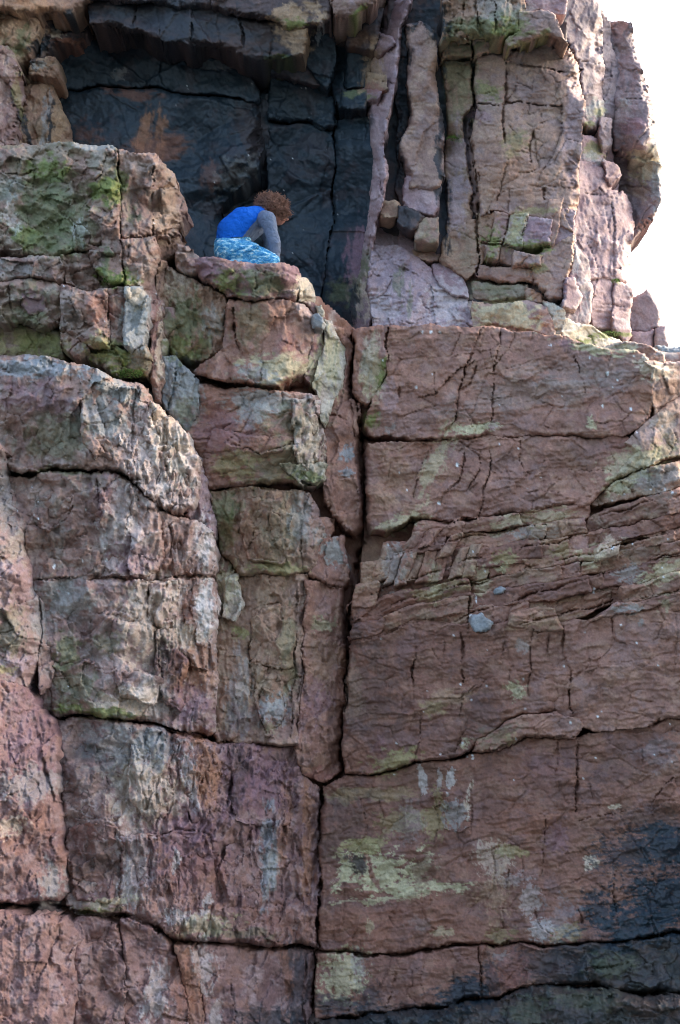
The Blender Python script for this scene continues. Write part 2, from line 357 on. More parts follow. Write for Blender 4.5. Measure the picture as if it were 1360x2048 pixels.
def mat_rock():
    m = bpy.data.materials.new('weathered_rock'); m.use_nodes = True
    n = m.node_tree.nodes; l = m.node_tree.links; p = n['Principled BSDF']
    a = n.new('ShaderNodeAttribute'); a.attribute_name = 'mineral'
    tc = n.new('ShaderNodeTexCoord')
    def noise(sc, det, rough=.6):
        t = n.new('ShaderNodeTexNoise'); t.inputs['Scale'].default_value = sc; t.inputs['Detail'].default_value = det; t.inputs['Roughness'].default_value = rough
        l.new(tc.outputs['Object'], t.inputs['Vector']); return t
    f1 = noise(55, 5, .7); f2 = noise(16, 4)
    r1 = n.new('ShaderNodeMapRange'); r1.inputs['From Min'].default_value = .3; r1.inputs['From Max'].default_value = .7
    r1.inputs['To Min'].default_value = .8; r1.inputs['To Max'].default_value = 1.2; l.new(f1.outputs['Fac'], r1.inputs['Value'])
    r2 = n.new('ShaderNodeMapRange'); r2.inputs['From Min'].default_value = .3; r2.inputs['From Max'].default_value = .7
    r2.inputs['To Min'].default_value = .88; r2.inputs['To Max'].default_value = 1.12; l.new(f2.outputs['Fac'], r2.inputs['Value'])
    mu = n.new('ShaderNodeMath'); mu.operation = 'MULTIPLY'; l.new(r1.outputs[0], mu.inputs[0]); l.new(r2.outputs[0], mu.inputs[1])
    vm = n.new('ShaderNodeVectorMath'); vm.operation = 'SCALE'; l.new(a.outputs['Color'], vm.inputs[0]); l.new(mu.outputs[0], vm.inputs['Scale'])
    l.new(vm.outputs[0], p.inputs['Base Color'])
    b1 = n.new('ShaderNodeBump'); b1.inputs['Strength'].default_value = .28; b1.inputs['Distance'].default_value = .02
    f3 = noise(38, 6, .68); l.new(f3.outputs['Fac'], b1.inputs['Height'])
    b2 = n.new('ShaderNodeBump'); b2.inputs['Strength'].default_value = .10; b2.inputs['Distance'].default_value = .02
    vo = n.new('ShaderNodeTexVoronoi'); vo.inputs['Scale'].default_value = 26; l.new(tc.outputs['Object'], vo.inputs['Vector'])
    l.new(vo.outputs['Distance'], b2.inputs['Height']); l.new(b1.outputs[0], b2.inputs['Normal']); l.new(b2.outputs[0], p.inputs['Normal'])
    rr = n.new('ShaderNodeMapRange'); rr.inputs['To Min'].default_value = .55; rr.inputs['To Max'].default_value = .9; l.new(f2.outputs['Fac'], rr.inputs['Value'])
    bw = n.new('ShaderNodeRGBToBW'); l.new(a.outputs['Color'], bw.inputs[0])
    wr = n.new('ShaderNodeMapRange'); wr.inputs['From Min'].default_value = .02; wr.inputs['From Max'].default_value = .09; wr.inputs['To Min'].default_value = .62; wr.inputs['To Max'].default_value = 1.0; l.new(bw.outputs[0], wr.inputs['Value'])
    mr = n.new('ShaderNodeMath'); mr.operation = 'MULTIPLY'; l.new(rr.outputs[0], mr.inputs[0]); l.new(wr.outputs[0], mr.inputs[1])
    l.new(mr.outputs[0], p.inputs['Roughness']); p.inputs['Specular IOR Level'].default_value = .4
    return m
MATS['rock'] = mat_rock()
def root(name, label, category=None, kind=None, loc=(0, 0, 0)):
    o = bpy.data.objects.new(name, None); COL.objects.link(o); o.location = loc
    o['label'] = label
    if category: o['category'] = category
    if kind: o['kind'] = kind
    o.empty_display_size = .2
    return o

# ------------------------------------------------------------------ the cliff: surfaces of its masses (photograph px, px, metres away)
FIELD['A'] = Field([(-100,700,14.7),(0,720,14.75),(220,760,14.85),(290,830,15.0),(400,960,15.55),(0,950,14.7),(220,950,14.75),(280,1000,14.95),(430,1100,15.55),(0,1200,14.7),(220,1200,14.75),(280,1300,14.95),(430,1300,15.55),(100,1430,14.75),(240,1430,14.8),(290,1440,14.95),(430,1480,15.5),(110,1600,14.7),(240,1650,14.75),(400,1650,15.3),(560,1650,16.0),(635,1650,16.4),(110,1820,14.6),(300,1850,14.85),(450,1880,15.4),(635,1890,16.3),(100,2048,14.4),(350,2048,14.9),(630,2048,16.2)])
FIELD['S'] = Field([(-60,900,14.2),(-10,900,14.25),(18,950,14.6),(0,1150,14.05),(40,1150,14.2),(62,1150,14.6),(40,1280,14.15),(85,1300,14.5),(113,1290,14.8),(0,1300,14.0),(0,1600,13.9),(80,1600,14.05),(118,1600,14.5),(0,1800,13.9),(90,1800,14.05),(130,1800,14.5),(0,2048,13.8),(100,2048,13.95),(146,2048,14.4)])
FIELD['B'] = Field([(0,290,15.2),(240,300,15.15),(310,330,15.25),(372,410,15.85),(0,520,15.0),(240,500,15.1),(300,540,15.2),(335,560,15.6),(0,700,15.05),(290,700,15.2),(325,700,15.5)])
FIELD['C'] = Field([(330,540,15.6),(450,560,15.5),(575,560,15.55),(628,570,15.95),(400,720,15.75),(575,740,15.65),(640,740,16.1),(690,700,16.35),(400,900,15.85),(580,900,15.7),(648,900,16.15),(720,950,16.35),(430,1100,15.9),(590,1100,15.8),(648,1100,16.15),(700,1100,16.35),(440,1300,15.85),(580,1300,15.85),(612,1300,16.05),(690,1300,16.4),(440,1480,15.7),(580,1500,15.8),(675,1540,16.4)])
FIELD['D'] = Field([(705,660,16.35),(780,660,16.25),(1000,660,16.2),(1300,720,16.0),(735,880,16.3),(1000,880,16.15),(1300,880,15.95),(1400,900,16.3),(740,1060,16.25),(1000,1040,16.1),(1200,1000,15.95),(1360,950,15.8),(700,1240,16.2),(1000,1230,15.85),(1360,1150,15.5),(690,1540,16.3),(1000,1480,15.95),(1360,1430,15.55),(640,1580,16.3),(1000,1700,15.9),(1360,1700,15.6),(635,1890,16.2),(1000,1890,15.85),(1360,1870,15.5),(635,2040,16.0),(1360,1990,15.2)])
FIELD['F'] = Field([(110,50,17.6),(400,100,17.6),(660,150,17.7),(150,300,17.6),(500,300,17.6),(540,450,17.9),(660,400,17.9),(740,300,17.3),(740,600,17.1),(640,620,17.6),(400,430,17.6)])
FIELD['G'] = Field([(0,0,16.6),(0,290,16.7),(120,20,17.0),(140,290,17.3)])
FIELD['H'] = Field([(735,100,17.35),(775,0,17.2),(815,0,16.85),(730,300,17.3),(765,250,16.85),(740,500,17.0),(745,400,16.85),(712,600,17.2),(740,640,16.8),(700,480,17.4)])
FIELD['L'] = Field([(900,0,16.9),(1150,0,17.0),(945,300,17.1),(1000,300,16.9),(1150,300,17.1),(945,600,17.0),(1120,600,16.9),(885,300,17.3)])
FIELD['M'] = Field([(1100,0,17.1),(1200,0,17.5),(1160,300,17.3),(1260,300,17.8),(1160,600,17.1),(1260,650,17.6)])

MASS['A'] = root('cliff_buttress', 'big mauve and pink rock buttress filling the lower left below the mossy block', None, 'structure')
MASS['S'] = root('cliff_spire', 'rough lichened rock rib cut by the picture\'s left edge', None, 'structure')
MASS['B'] = root('cliff_shoulder', 'square mossy rock shoulder left of the crouching person, above the buttress', None, 'structure')
MASS['C'] = root('cliff_columns', 'stacked brown rock columns under the person\'s ledge, left of the long crack', None, 'structure')
MASS['D'] = root('cliff_slab', 'broad red-brown rock wall right of the long crack', None, 'structure')
MASS['F'] = root('cave_wall', 'black stained back wall of the hollow behind the crouching person', None, 'structure')
MASS['G'] = root('cave_side_wall', 'brown banded rock at the hollow\'s left side, above the mossy shoulder', None, 'structure')
MASS['H'] = root('cliff_edge', 'thin pale pink rock edge dividing the black hollow from the tan pillar', None, 'structure')
MASS['L'] = root('cliff_pillar', 'tall tan pillar with squared joints standing above the red wall', None, 'structure')
MASS['M'] = root('cliff_headland', 'pale rose rock towers at the edge of the white sky', None, 'structure')

# ---- fissures traced within blocks: (masses, points, width px, depth m, step m)
CRACKS += [
 ('D', [(966,655),(942,710),(918,770),(910,840),(886,875)], 5, .13, .03), ('D', [(1003,655),(988,740),(992,790),(976,872)], 3.5, .09, .02),
 ('D', [(1032,655),(1012,705),(990,735)], 3, .06, 0), ('D', [(775,655),(777,712),(772,742)], 4.5, .12, .02), ('D', [(798,742),(801,800)], 5, .09, 0),
 ('D', [(950,720),(915,745),(870,785),(826,800)], 3, .05, .03), ('D', [(1148,712),(1160,745),(1172,792)], 3, .06, 0), ('D', [(1220,712),(1212,760)], 2.5, .04, 0),
 ('D', [(1070,800),(1072,850)], 2.5, .04, 0), ('D', [(955,730),(935,765),(920,780)], 3.5, .06, .02), ('D', [(870,740),(872,820)], 2.5, .03, 0),
 ('D', [(984,876),(978,945),(958,1030)], 4, .09, .015), ('D', [(958,876),(956,940),(930,990)], 3, .05, .01), ('D', [(928,905),(915,960),(880,1010),(872,1040)], 3.5, .07, .03),
 ('D', [(866,890),(846,925),(822,1000)], 3, .05, -.025), ('D', [(1038,880),(1034,925),(1060,950)], 3, .05, .02), ('D', [(1122,925),(1132,950),(1148,985)], 3, .05, 0),
 ('D', [(985,942),(1060,948),(1150,940),(1230,945)], 2.5, .03, .02), ('D', [(1000,995),(1080,985),(1180,990)], 2.5, .03, .02),
 ('D', [(832,1255),(830,1300),(826,1360),(822,1410)], 5, .11, .02), ('D', [(848,1230),(845,1265),(834,1290)], 3.5, .06, 0), ('D', [(886,1280),(888,1330)], 4, .06, 0),
 ('D', [(918,1265),(922,1310),(924,1360)], 4.5, .08, .015), ('D', [(1128,1252),(1128,1300),(1138,1340),(1140,1400),(1146,1430)], 5, .12, -.03), ('D', [(1068,1255),(1062,1310),(1058,1400)], 3.5, .06, 0),
 ('D', [(1018,1180),(1010,1270),(1005,1330)], 3, .06, .01), ('D', [(938,1160),(938,1260)], 4, .09, 0), ('D', [(960,1370),(915,1395),(850,1400)], 2.5, .03, .03),
 ('D', [(1100,1262),(1098,1320),(1110,1345)], 3, .05, .02), ('D', [(1222,1235),(1232,1275),(1260,1290)], 3.5, .06, -.03), ('D', [(985,1370),(950,1368),(920,1390)],2.5,.03,0),
 ('D', [(845,1400),(838,1470),(830,1530)], 3, .05, .01), ('D', [(925,1400),(918,1480),(905,1515)], 3, .05, 0),
 ('D', [(1110,1478),(1112,1530),(1110,1560)], 2.5, .03, 0), ('D', [(1272,1455),(1280,1500),(1285,1540)], 2.5, .04, 0), ('D', [(1160,1642),(1218,1632),(1300,1612),(1322,1580),(1345,1555)], 3.5, .06, .035),
 ('D', [(1270,1458),(1330,1440),(1365,1436)], 5, .10, 0), ('D', [(1088,1625),(1086,1720),(1080,1800)], 3.5, .05, .015), ('D', [(1158,1470),(1150,1540),(1155,1580),(1150,1625)], 5, .09, .05),
 ('D', [(645,1780),(700,1760),(820,1735),(880,1720)], 2.5, .03, .02), ('D', [(780,1840),(765,1890)], 2, .02, 0), ('D', [(650,1800),(760,1815),(900,1800)], 2, .02, .015),
 ('D', [(960,1905),(962,1960),(965,1995)], 4.5, .09, .02), ('D', [(795,1920),(785,1980),(775,2020)], 3.5, .05, .02), ('D', [(1255,1790),(1290,1770),(1310,1800)],2.5,.03,0),
 ('D', [(1020,1740),(1010,1800),(1004,1860)], 3, .05, .02), ('D', [(1230,1740),(1226,1800),(1240,1850)], 3, .05, .02), ('D', [(1155,1815),(1165,1850)], 5, .06, 0),
 ('D', [(1100,1945),(1200,1935),(1290,1925),(1330,1905)], 4, .07, .03), ('D', [(1170,1900),(1180,1960)], 3, .05, 0), ('D', [(1250,1900),(1255,1960)], 3, .05, 0),
 # upper-left shoulder
 ('B', [(236,292),(240,360),(236,400),(242,470),(243,520),(250,572)], 5, .16, .02), ('B', [(308,330),(302,400),(308,470),(312,520)], 4, .09, .02),
 ('B', [(0,345),(40,350),(66,345)], 4, .06, .03), ('B', [(66,330),(70,380)], 3, .05, 0), ('B', [(212,310),(208,345),(190,360)], 3.5, .05, .02), ('B', [(120,330),(125,360)], 3, .04, 0),
 ('B', [(240,472),(310,474),(360,470)], 3.5, .06, .04), ('B', [(18,560),(20,610),(30,640)], 4.5, .08, 0), ('B', [(215,620),(214,690)], 4.5, .09, .03),
 ('B', [(140,460),(148,500)], 3, .05, 0),
 # buttress
 ('A', [(157,745),(156,800),(158,830)], 4, .09, .02), ('A', [(266,780),(268,840),(262,900)], 4, .08, -.02), ('A', [(193,955),(192,1010),(200,1022)], 4.5, .08, -.03),
 ('A', [(50,1055),(90,1060),(140,1030),(150,1010)], 4, .07, .05), ('A', [(75,1000),(78,1045)], 3, .05, 0), ('A', [(175,1080),(178,1120),(188,1140)], 3, .04, .03),
 ('A', [(195,1070),(200,1100),(190,1150)],3,.04,.02), ('A', [(115,1235),(170,1230),(240,1236)], 3, .04, .02), ('A', [(115,1278),(150,1276)], 3, .04, 0),
 ('A', [(120,1330),(130,1360),(150,1400)], 3, .05, .03), ('A', [(150,1235),(155,1290),(150,1330)],2.5,.03,.015), ('A', [(180,1240),(185,1300),(195,1330)],2.5,.03,-.015),
 ('A', [(320,1270),(322,1330),(330,1360)], 5, .09, .03), ('A', [(238,1680),(244,1740),(242,1800)], 4, .06, -.03), ('A', [(130,1600),(190,1640),(235,1640)], 3, .04, .03),
 ('A', [(250,1680),(310,1672),(360,1660),(420,1668)], 4, .07, .04), ('A', [(300,1672),(300,1780)], 2.5, .03, .02), ('A', [(455,1490),(462,1560),(460,1610)], 4, .07, -.04),
 ('A', [(515,1745),(518,1790)], 4.5, .06, 0), ('A', [(440,1810),(520,1815),(600,1810)], 3, .04, .03), ('A', [(585,1825),(586,1880)], 3, .05, 0), ('A', [(430,1600),(470,1630),(510,1655)], 4, .06, .04),
 ('A', [(560,1650),(556,1700)], 4, .05, .02), ('A', [(612,1905),(608,1980),(610,2050)], 4, .09, .02), ('A', [(460,1930),(470,2050)], 3.5, .05, .02), ('A', [(395,1900),(408,1990),(398,2050)], 3.5, .05, .02),
 ('A', [(150,1990),(240,1980),(330,1960)], 2.5, .03, .03), ('A', [(330,1480),(345,1530),(340,1590)], 4, .07, .03),
 # columns
 ('C', [(468,615),(470,660),(480,700)], 5, .10, -.03), ('C', [(345,722),(348,780),(335,860)], 5, .11, .03), ('C', [(516,778),(510,800),(495,805)], 3, .04, .015), ('C', [(562,782),(560,815)], 3, .04, 0),
 ('C', [(582,785),(583,820)], 3, .04, 0), ('C', [(450,880),(520,905),(600,890)], 3.5, .05, .06), ('C', [(400,910),(440,900),(470,870)],3,.04,.03), ('C', [(500,1010),(512,1060),(490,1100)], 3, .04, .03), ('C', [(540,1000),(545,1070),(560,1130)],2.5,.03,-.02),
 ('C', [(500,1220),(560,1205)], 4, .06, .03), ('C', [(530,1160),(530,1190),(560,1190)], 2.5, .03, 0), ('C', [(500,1330),(560,1328)], 3, .04, .02), ('C', [(520,1390),(527,1450),(535,1470)], 4, .06, .03),
 ('C', [(505,1240),(500,1330),(505,1400)], 3.5, .06, .025), ('C', [(598,1160),(590,1300),(580,1480)], 4, .08, -.03), ('C', [(620,985),(600,1050),(605,1130)], 4, .06, -.03), ('C', [(430,1150),(436,1250),(425,1350)], 4, .07, -.02),
 ('C', [(640,1330),(655,1380),(640,1440)], 2.5, .03, .02), ('C', [(655,830),(690,840),(700,870)], 3.5, .06, .02), ('C', [(650,960),(690,950),(722,960)], 3, .04, .03),
 # pillar
 ('L', [(1011,105),(1014,150),(1010,205),(1005,250),(1008,290)], 6, .14, .02), ('L', [(945,207),(1010,206),(1120,210)], 5, .12, .015), ('L', [(1030,128),(1060,135),(1130,143)], 5, .12, .03),
 ('L', [(1035,170),(1020,195),(1012,203)], 3, .05, 0), ('L', [(1035,168),(1062,180),(1070,165)], 2.5, .04, 0), ('L', [(1032,130),(1036,168)], 2.5, .04, 0), ('L', [(1057,210),(1058,235)], 3, .05, 0),
 ('L', [(1065,270),(1062,330)], 3.5, .06, .02), ('L', [(1085,225),(1084,258)], 3, .04, 0), ('L', [(1022,310),(1010,350),(992,400)], 3.5, .06, .01), ('L', [(960,345),(955,390)], 3.5, .06, 0),
 ('L', [(950,235),(1005,245),(1050,240)], 2.5, .03, .01), ('L', [(950,310),(1060,305)], 2.2, .025, .01), ('L', [(960,350),(1080,345),(1100,350)], 2.2, .025, .01), ('L', [(965,375),(1090,375)], 2.2, .02, .01),
 ('L', [(1018,375),(1016,425)], 2.5, .03, 0), ('L', [(930,5),(925,60)], 4.5, .08, 0), ('L', [(952,0),(955,60)], 4, .08, 0), ('L', [(990,0),(992,60)], 4, .08, .02),
 ('L', [(1120,205),(1128,260),(1112,300),(1082,340),(1080,370)], 3, .03, -.05), ('L', [(1090,375),(1092,400)], 6, .1, 0), ('L', [(1100,372),(1140,376),(1155,378)], 3, .06, 0),
 ('M', [(1160,128),(1205,130)], 3, .05, .02), ('M', [(1165,385),(1190,390),(1250,385)], 3, .05, .02), ('M', [(1180,480),(1195,530),(1190,600)], 3, .04, .02), ('M', [(1225,400),(1225,560)], 3, .04, -.03),
 ('M', [(1160,530),(1250,540)], 2.5, .03, .01), ('M', [(1200,610),(1262,618)], 2.5, .03, .01), ('M', [(1240,120),(1285,130)], 2.5, .03, .02), ('M', [(1240,200),(1300,205)],3,.04,.03), ('M', [(1220,560),(1225,640)], 3, .04, .02),
 ('H', [(745,160),(790,165)], 3, .04, 0), ('H', [(735,215),(780,218)], 3, .05, .02), ('H', [(745,300),(770,400),(745,480)], 4, .06, .02),
 ('K', [(808,520),(800,560),(818,620)], 3, .03, .02), ('K', [(850,545),(862,590),(860,640)], 3, .03, .02), ('K', [(780,520),(775,600)], 2, .02, 0),
 ('F', [(235,100),(233,150)], 4, .05, .02), ('F', [(325,85),(322,150),(340,185)], 3, .03, .03), ('F', [(380,20),(378,90)], 4, .06, .02), ('F', [(435,25),(440,95)], 4, .06, .02), ('F', [(480,30),(488,100)], 4, .06, .02), ('F', [(545,55),(540,115)], 4, .05, .02),
 ('F', [(315,10),(318,70)], 4, .06, .02), ('F', [(270,5),(268,60)], 4, .06, -.02), ('F', [(620,290),(655,300),(660,280)], 3, .03, .02), ('F', [(730,245),(732,280)], 3, .03, .02), ('F', [(695,90),(735,95)], 3, .05, .03),
]
# ---- stains, moss, quartz, lichen and some painted sky light, each with its own shape: (masses, x, y, rx, ry, angle, colour, strength, softness, grain)
PATCHES += [
 # cave
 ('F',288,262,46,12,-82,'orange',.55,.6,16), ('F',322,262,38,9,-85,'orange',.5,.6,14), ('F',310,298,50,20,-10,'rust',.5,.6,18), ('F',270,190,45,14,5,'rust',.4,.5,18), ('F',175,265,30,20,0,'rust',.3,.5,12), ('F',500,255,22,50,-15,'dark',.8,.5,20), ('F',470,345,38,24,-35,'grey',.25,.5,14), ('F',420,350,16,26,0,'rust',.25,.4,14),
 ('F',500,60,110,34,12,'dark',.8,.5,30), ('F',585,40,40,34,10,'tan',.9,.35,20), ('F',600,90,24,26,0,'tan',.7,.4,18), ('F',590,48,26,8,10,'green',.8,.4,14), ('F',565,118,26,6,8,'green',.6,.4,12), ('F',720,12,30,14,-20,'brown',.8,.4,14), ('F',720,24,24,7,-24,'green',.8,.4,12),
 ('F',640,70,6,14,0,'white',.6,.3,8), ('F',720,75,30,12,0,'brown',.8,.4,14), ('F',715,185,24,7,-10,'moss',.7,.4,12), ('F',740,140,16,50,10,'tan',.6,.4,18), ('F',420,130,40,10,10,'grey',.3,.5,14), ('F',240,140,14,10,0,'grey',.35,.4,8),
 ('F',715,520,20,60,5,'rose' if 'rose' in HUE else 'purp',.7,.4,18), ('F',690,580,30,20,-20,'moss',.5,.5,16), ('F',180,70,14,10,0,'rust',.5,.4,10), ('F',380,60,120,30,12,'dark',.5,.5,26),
 ('G',30,60,60,50,0,'tan',.6,.5,30), ('G',45,75,12,26,30,'moss',.7,.5,14), ('G',30,95,26,16,20,'moss',.6,.5,12), ('G',95,240,8,50,8,'blue',.6,.4,14), ('G',118,255,14,50,10,'tan',.9,.3,14), ('G',104,250,4,60,6,'black',.9,.3,12), ('G',45,250,8,60,-14,'black',.9,.3,14), ('G',85,95,20,34,30,'black',.9,.4,16), ('G',110,68,12,14,20,'cream',.7,.4,10),
 ('G',85,130,12,8,0,'grey',.8,.3,8), ('G',140,45,40,18,0,'black',.9,.4,16), ('G',38,190,8,50,-8,'lime',.5,.5,14), ('G',60,155,60,6,6,'brown',.8,.4,12), ('G',70,10,40,10,0,'orange',.5,.5,14), ('G',130,82,36,6,-8,'rust',.7,.4,12),
 # shoulder
 ('B',95,340,36,26,0,'green',.85,.45,18), ('B',210,385,30,30,-40,'green',.9,.45,18), ('B',90,430,60,50,0,'moss',.7,.5,26), ('B',50,470,26,20,20,'green',.7,.5,14), ('B',150,440,40,60,0,'moss',.5,.5,24), ('B',20,420,10,30,20,'white',.7,.4,9), ('B',160,465,12,30,-10,'white',.75,.4,9), ('B',28,440,8,18,20,'white',.6,.4,8), ('B',240,360,14,26,0,'green',.6,.4,12), ('B',265,425,10,16,0,'moss',.6,.4,10),
 ('B',225,555,30,16,0,'green',.95,.4,12), ('B',262,565,24,6,0,'green',.9,.4,10), ('B',215,530,10,24,0,'moss',.8,.4,10), ('B',40,690,60,26,0,'lime',.6,.5,20), ('B',90,690,40,30,0,'green',.5,.5,18), ('B',60,620,34,30,0,'moss',.6,.5,18), ('B',215,710,46,22,-10,'green',.75,.5,18), ('B',250,745,30,16,0,'green',.9,.4,14), ('B',200,690,26,20,0,'lime',.5,.5,14), ('B',272,640,24,62,0,'grey',.8,.4,18), ('B',275,600,18,24,0,'cream',.6,.4,10),
 ('B',200,620,20,30,0,'red',.5,.5,14), ('B',65,605,20,16,0,'purp',.7,.4,12), ('B',335,420,24,60,0,'tan',.5,.5,20), ('B',310,660,10,60,0,'red',.5,.4,14), ('B',320,700,5,60,0,'cream',.6,.4,10), ('B',40,540,40,14,0,'grey',.5,.5,12), ('B',180,292,40,8,4,'grey',.8,.4,12), ('B',60,380,60,20,0,'moss',.5,.5,18), ('B',120,490,60,20,0,'moss',.6,.5,16), ('B',20,380,26,26,0,'grey',.5,.5,14), ('B',325,500,24,12,-20,'brown',.7,.4,12),
 # buttress: white flank and blue top patches partly paint the sky light there
 ('A',60,735,110,16,4,'blue',.75,.5,20), ('A',220,775,70,18,28,'grey',.8,.45,18), ('A',200,830,50,40,20,'grey',.6,.5,18), ('A',110,880,60,44,0,'moss',.45,.5,26), ('A',80,790,60,30,0,'purp',.5,.5,26), ('A',230,860,40,22,30,'white',.45,.4,14), ('A',340,870,30,90,-14,'cream',.55,.5,16), ('A',370,920,20,60,-8,'white',.5,.4,12), ('A',300,930,30,60,0,'white',.4,.4,14),
 ('A',120,945,80,4,0,'moss',.6,.4,8), ('A',210,990,30,44,0,'purp',.5,.5,18), ('A',250,1050,40,70,0,'white',.45,.4,14), ('A',265,1120,34,40,0,'purp',.6,.4,16), ('A',410,1090,18,50,0,'white',.75,.35,12), ('A',350,1100,40,60,0,'rust',.35,.5,18), ('A',412,1210,22,50,0,'white',.9,.3,10), ('A',395,1260,30,26,0,'white',.6,.3,8), ('A',380,1220,14,60,0,'rust',.6,.4,12), ('A',395,1345,36,60,10,'orange',.6,.4,16), ('A',360,1270,40,26,0,'cream',.5,.35,8),
 ('A',300,1240,50,80,0,'cream',.45,.45,14), ('A',140,1200,60,34,0,'grey',.7,.5,20), ('A',135,1300,28,30,0,'moss',.7,.4,16), ('A',150,1380,50,40,0,'moss',.55,.5,20), ('A',210,1290,26,18,0,'moss',.5,.4,12), ('A',250,1400,60,26,-10,'cream',.5,.5,14), ('A',200,1425,70,10,4,'green',.8,.45,12), ('A',330,1330,20,60,0,'dark',.6,.4,14), ('A',300,1400,30,50,0,'white',.35,.4,12), ('A',90,1100,30,60,0,'brown',.35,.5,26), ('A',390,1420,40,40,10,'purp',.7,.45,14),
 ('A',250,1500,70,50,10,'grey',.55,.5,16), ('A',310,1490,50,40,0,'blue',.5,.45,14), ('A',160,1510,60,16,0,'black',.45,.45,14), ('A',170,1560,60,40,0,'dark',.4,.5,20), ('A',290,1580,60,60,20,'cream',.45,.4,12), ('A',385,1560,14,50,-10,'white',.7,.35,10), ('A',410,1540,26,60,-8,'orange',.55,.4,16), ('A',180,1720,60,50,0,'brown',.6,.5,26), ('A',180,1730,50,14,0,'black',.35,.4,12), ('A',270,1720,30,80,0,'white',.4,.35,10), ('A',255,1780,12,50,0,'white',.5,.3,8),
 ('A',215,1805,50,10,-10,'pale',.6,.4,10), ('A',190,1820,50,6,4,'green',.6,.4,8), ('A',380,1700,60,60,0,'purp',.6,.5,18), ('A',400,1760,60,50,0,'rust',.35,.5,18), ('A',350,1720,7,20,0,'white',.8,.3,6), ('A',360,1840,26,14,0,'white',.7,.35,8), ('A',415,1810,8,22,10,'white',.7,.3,7), ('A',520,1560,60,90,0,'purp',.75,.5,20), ('A',480,1540,20,60,0,'dark',.6,.4,14), ('A',535,1700,16,100,2,'blue',.65,.45,16), ('A',545,1740,14,40,0,'grey',.7,.4,10), ('A',615,1680,10,110,2,'orange',.55,.45,12), ('A',570,1650,10,80,2,'orange',.4,.45,10),
 ('A',560,1850,70,40,0,'rust',.35,.5,18), ('A',420,1850,60,20,-10,'pale',.5,.4,10), ('A',480,1870,60,10,0,'moss',.4,.4,10), ('A',100,1990,40,70,5,'grey',.6,.45,14), ('A',90,1960,10,40,0,'black',.5,.4,10), ('A',210,1960,50,80,0,'brown',.4,.5,24), ('A',315,1990,24,50,10,'white',.6,.35,12), ('A',370,1960,30,70,-8,'rust',.5,.4,18), ('A',410,1930,18,50,-10,'white',.5,.35,10), ('A',590,1970,26,80,0,'black',.7,.45,14), ('A',540,2040,60,26,0,'black',.7,.45,14), ('A',570,1950,10,60,0,'rust',.5,.4,10), ('A',430,2040,12,30,0,'white',.5,.35,8),
 ('S',15,980,22,80,4,'grey',.5,.45,14), ('S',40,1090,26,40,20,'cream',.3,.4,12), ('S',30,1170,40,40,0,'lilac',.6,.5,16), ('S',40,1180,30,40,0,'rust',.35,.5,12), ('S',20,1270,26,60,0,'moss',.45,.5,14), ('S',80,1240,14,50,-8,'grey',.5,.4,10), ('S',30,1330,30,26,0,'lilac',.6,.4,10), ('S',10,1345,20,10,0,'lime',.6,.4,8), ('S',60,1480,40,100,0,'mauve' if 'mauve' in HUE else 'purp',.5,.5,18), ('S',60,1660,60,40,0,'rust',.3,.5,16), ('S',100,1770,26,40,0,'grey',.6,.4,12), ('S',60,1570,50,30,0,'grey',.45,.4,10), ('S',20,1650,30,20,-20,'cream',.5,.4,10),
 # columns
 ('C',455,565,30,24,0,'green',.75,.45,14), ('C',520,565,40,22,0,'moss',.7,.5,14), ('C',590,545,16,22,0,'purp',.8,.4,12), ('C',420,530,26,20,0,'purp',.6,.4,14), ('C',612,575,18,30,0,'cream',.7,.4,12), ('C',375,640,40,60,-20,'moss',.75,.5,18), ('C',360,700,30,24,0,'green',.6,.5,14), ('C',430,640,22,30,0,'grey',.5,.4,12), ('C',360,580,34,26,20,'cream',.4,.45,12), ('C',550,735,60,30,-6,'pale',.75,.45,18), ('C',520,750,40,20,0,'grey',.7,.4,14), ('C',500,650,26,40,0,'moss',.4,.5,18),
 ('C',590,690,30,20,20,'red',.6,.4,14), ('C',660,720,16,70,-8,'pale',.8,.4,14), ('C',665,640,8,26,0,'white',.5,.4,8), ('C',630,760,12,40,0,'pale',.6,.4,12), ('C',370,790,26,60,0,'grey',.6,.4,14), ('C',375,830,20,26,0,'moss',.5,.4,10), ('C',540,802,76,20,4,'grey',.7,.35,14), ('C',500,830,26,18,0,'grey',.7,.35,12), ('C',590,850,50,30,0,'moss',.5,.5,18), ('C',550,930,80,34,-12,'moss',.5,.5,20), ('C',470,930,40,30,0,'lime',.45,.5,16), ('C',625,880,20,50,0,'cream',.65,.4,12), ('C',620,955,26,12,0,'green',.7,.4,10), ('C',440,860,50,40,0,'purp',.5,.5,20),
 ('C',450,1020,30,30,0,'moss',.7,.5,16), ('C',455,1060,20,30,0,'green',.4,.5,12), ('C',560,1060,50,60,0,'moss',.25,.5,20), ('C',600,1040,26,50,0,'grey',.5,.4,12), ('C',500,1070,26,60,20,'rust',.35,.5,18), ('C',560,1135,50,10,0,'lime',.6,.4,10), ('C',455,1170,20,40,8,'pale',.6,.4,12), ('C',545,1420,20,40,30,'grey',.9,.3,10), ('C',540,1455,12,14,0,'pale',.7,.3,8), ('C',480,1400,20,80,0,'blue',.35,.45,14), ('C',575,1300,14,80,0,'moss',.4,.45,12), ('C',480,1265,10,12,0,'lime',.7,.3,7), ('C',650,1250,20,16,0,'pale',.6,.35,10),
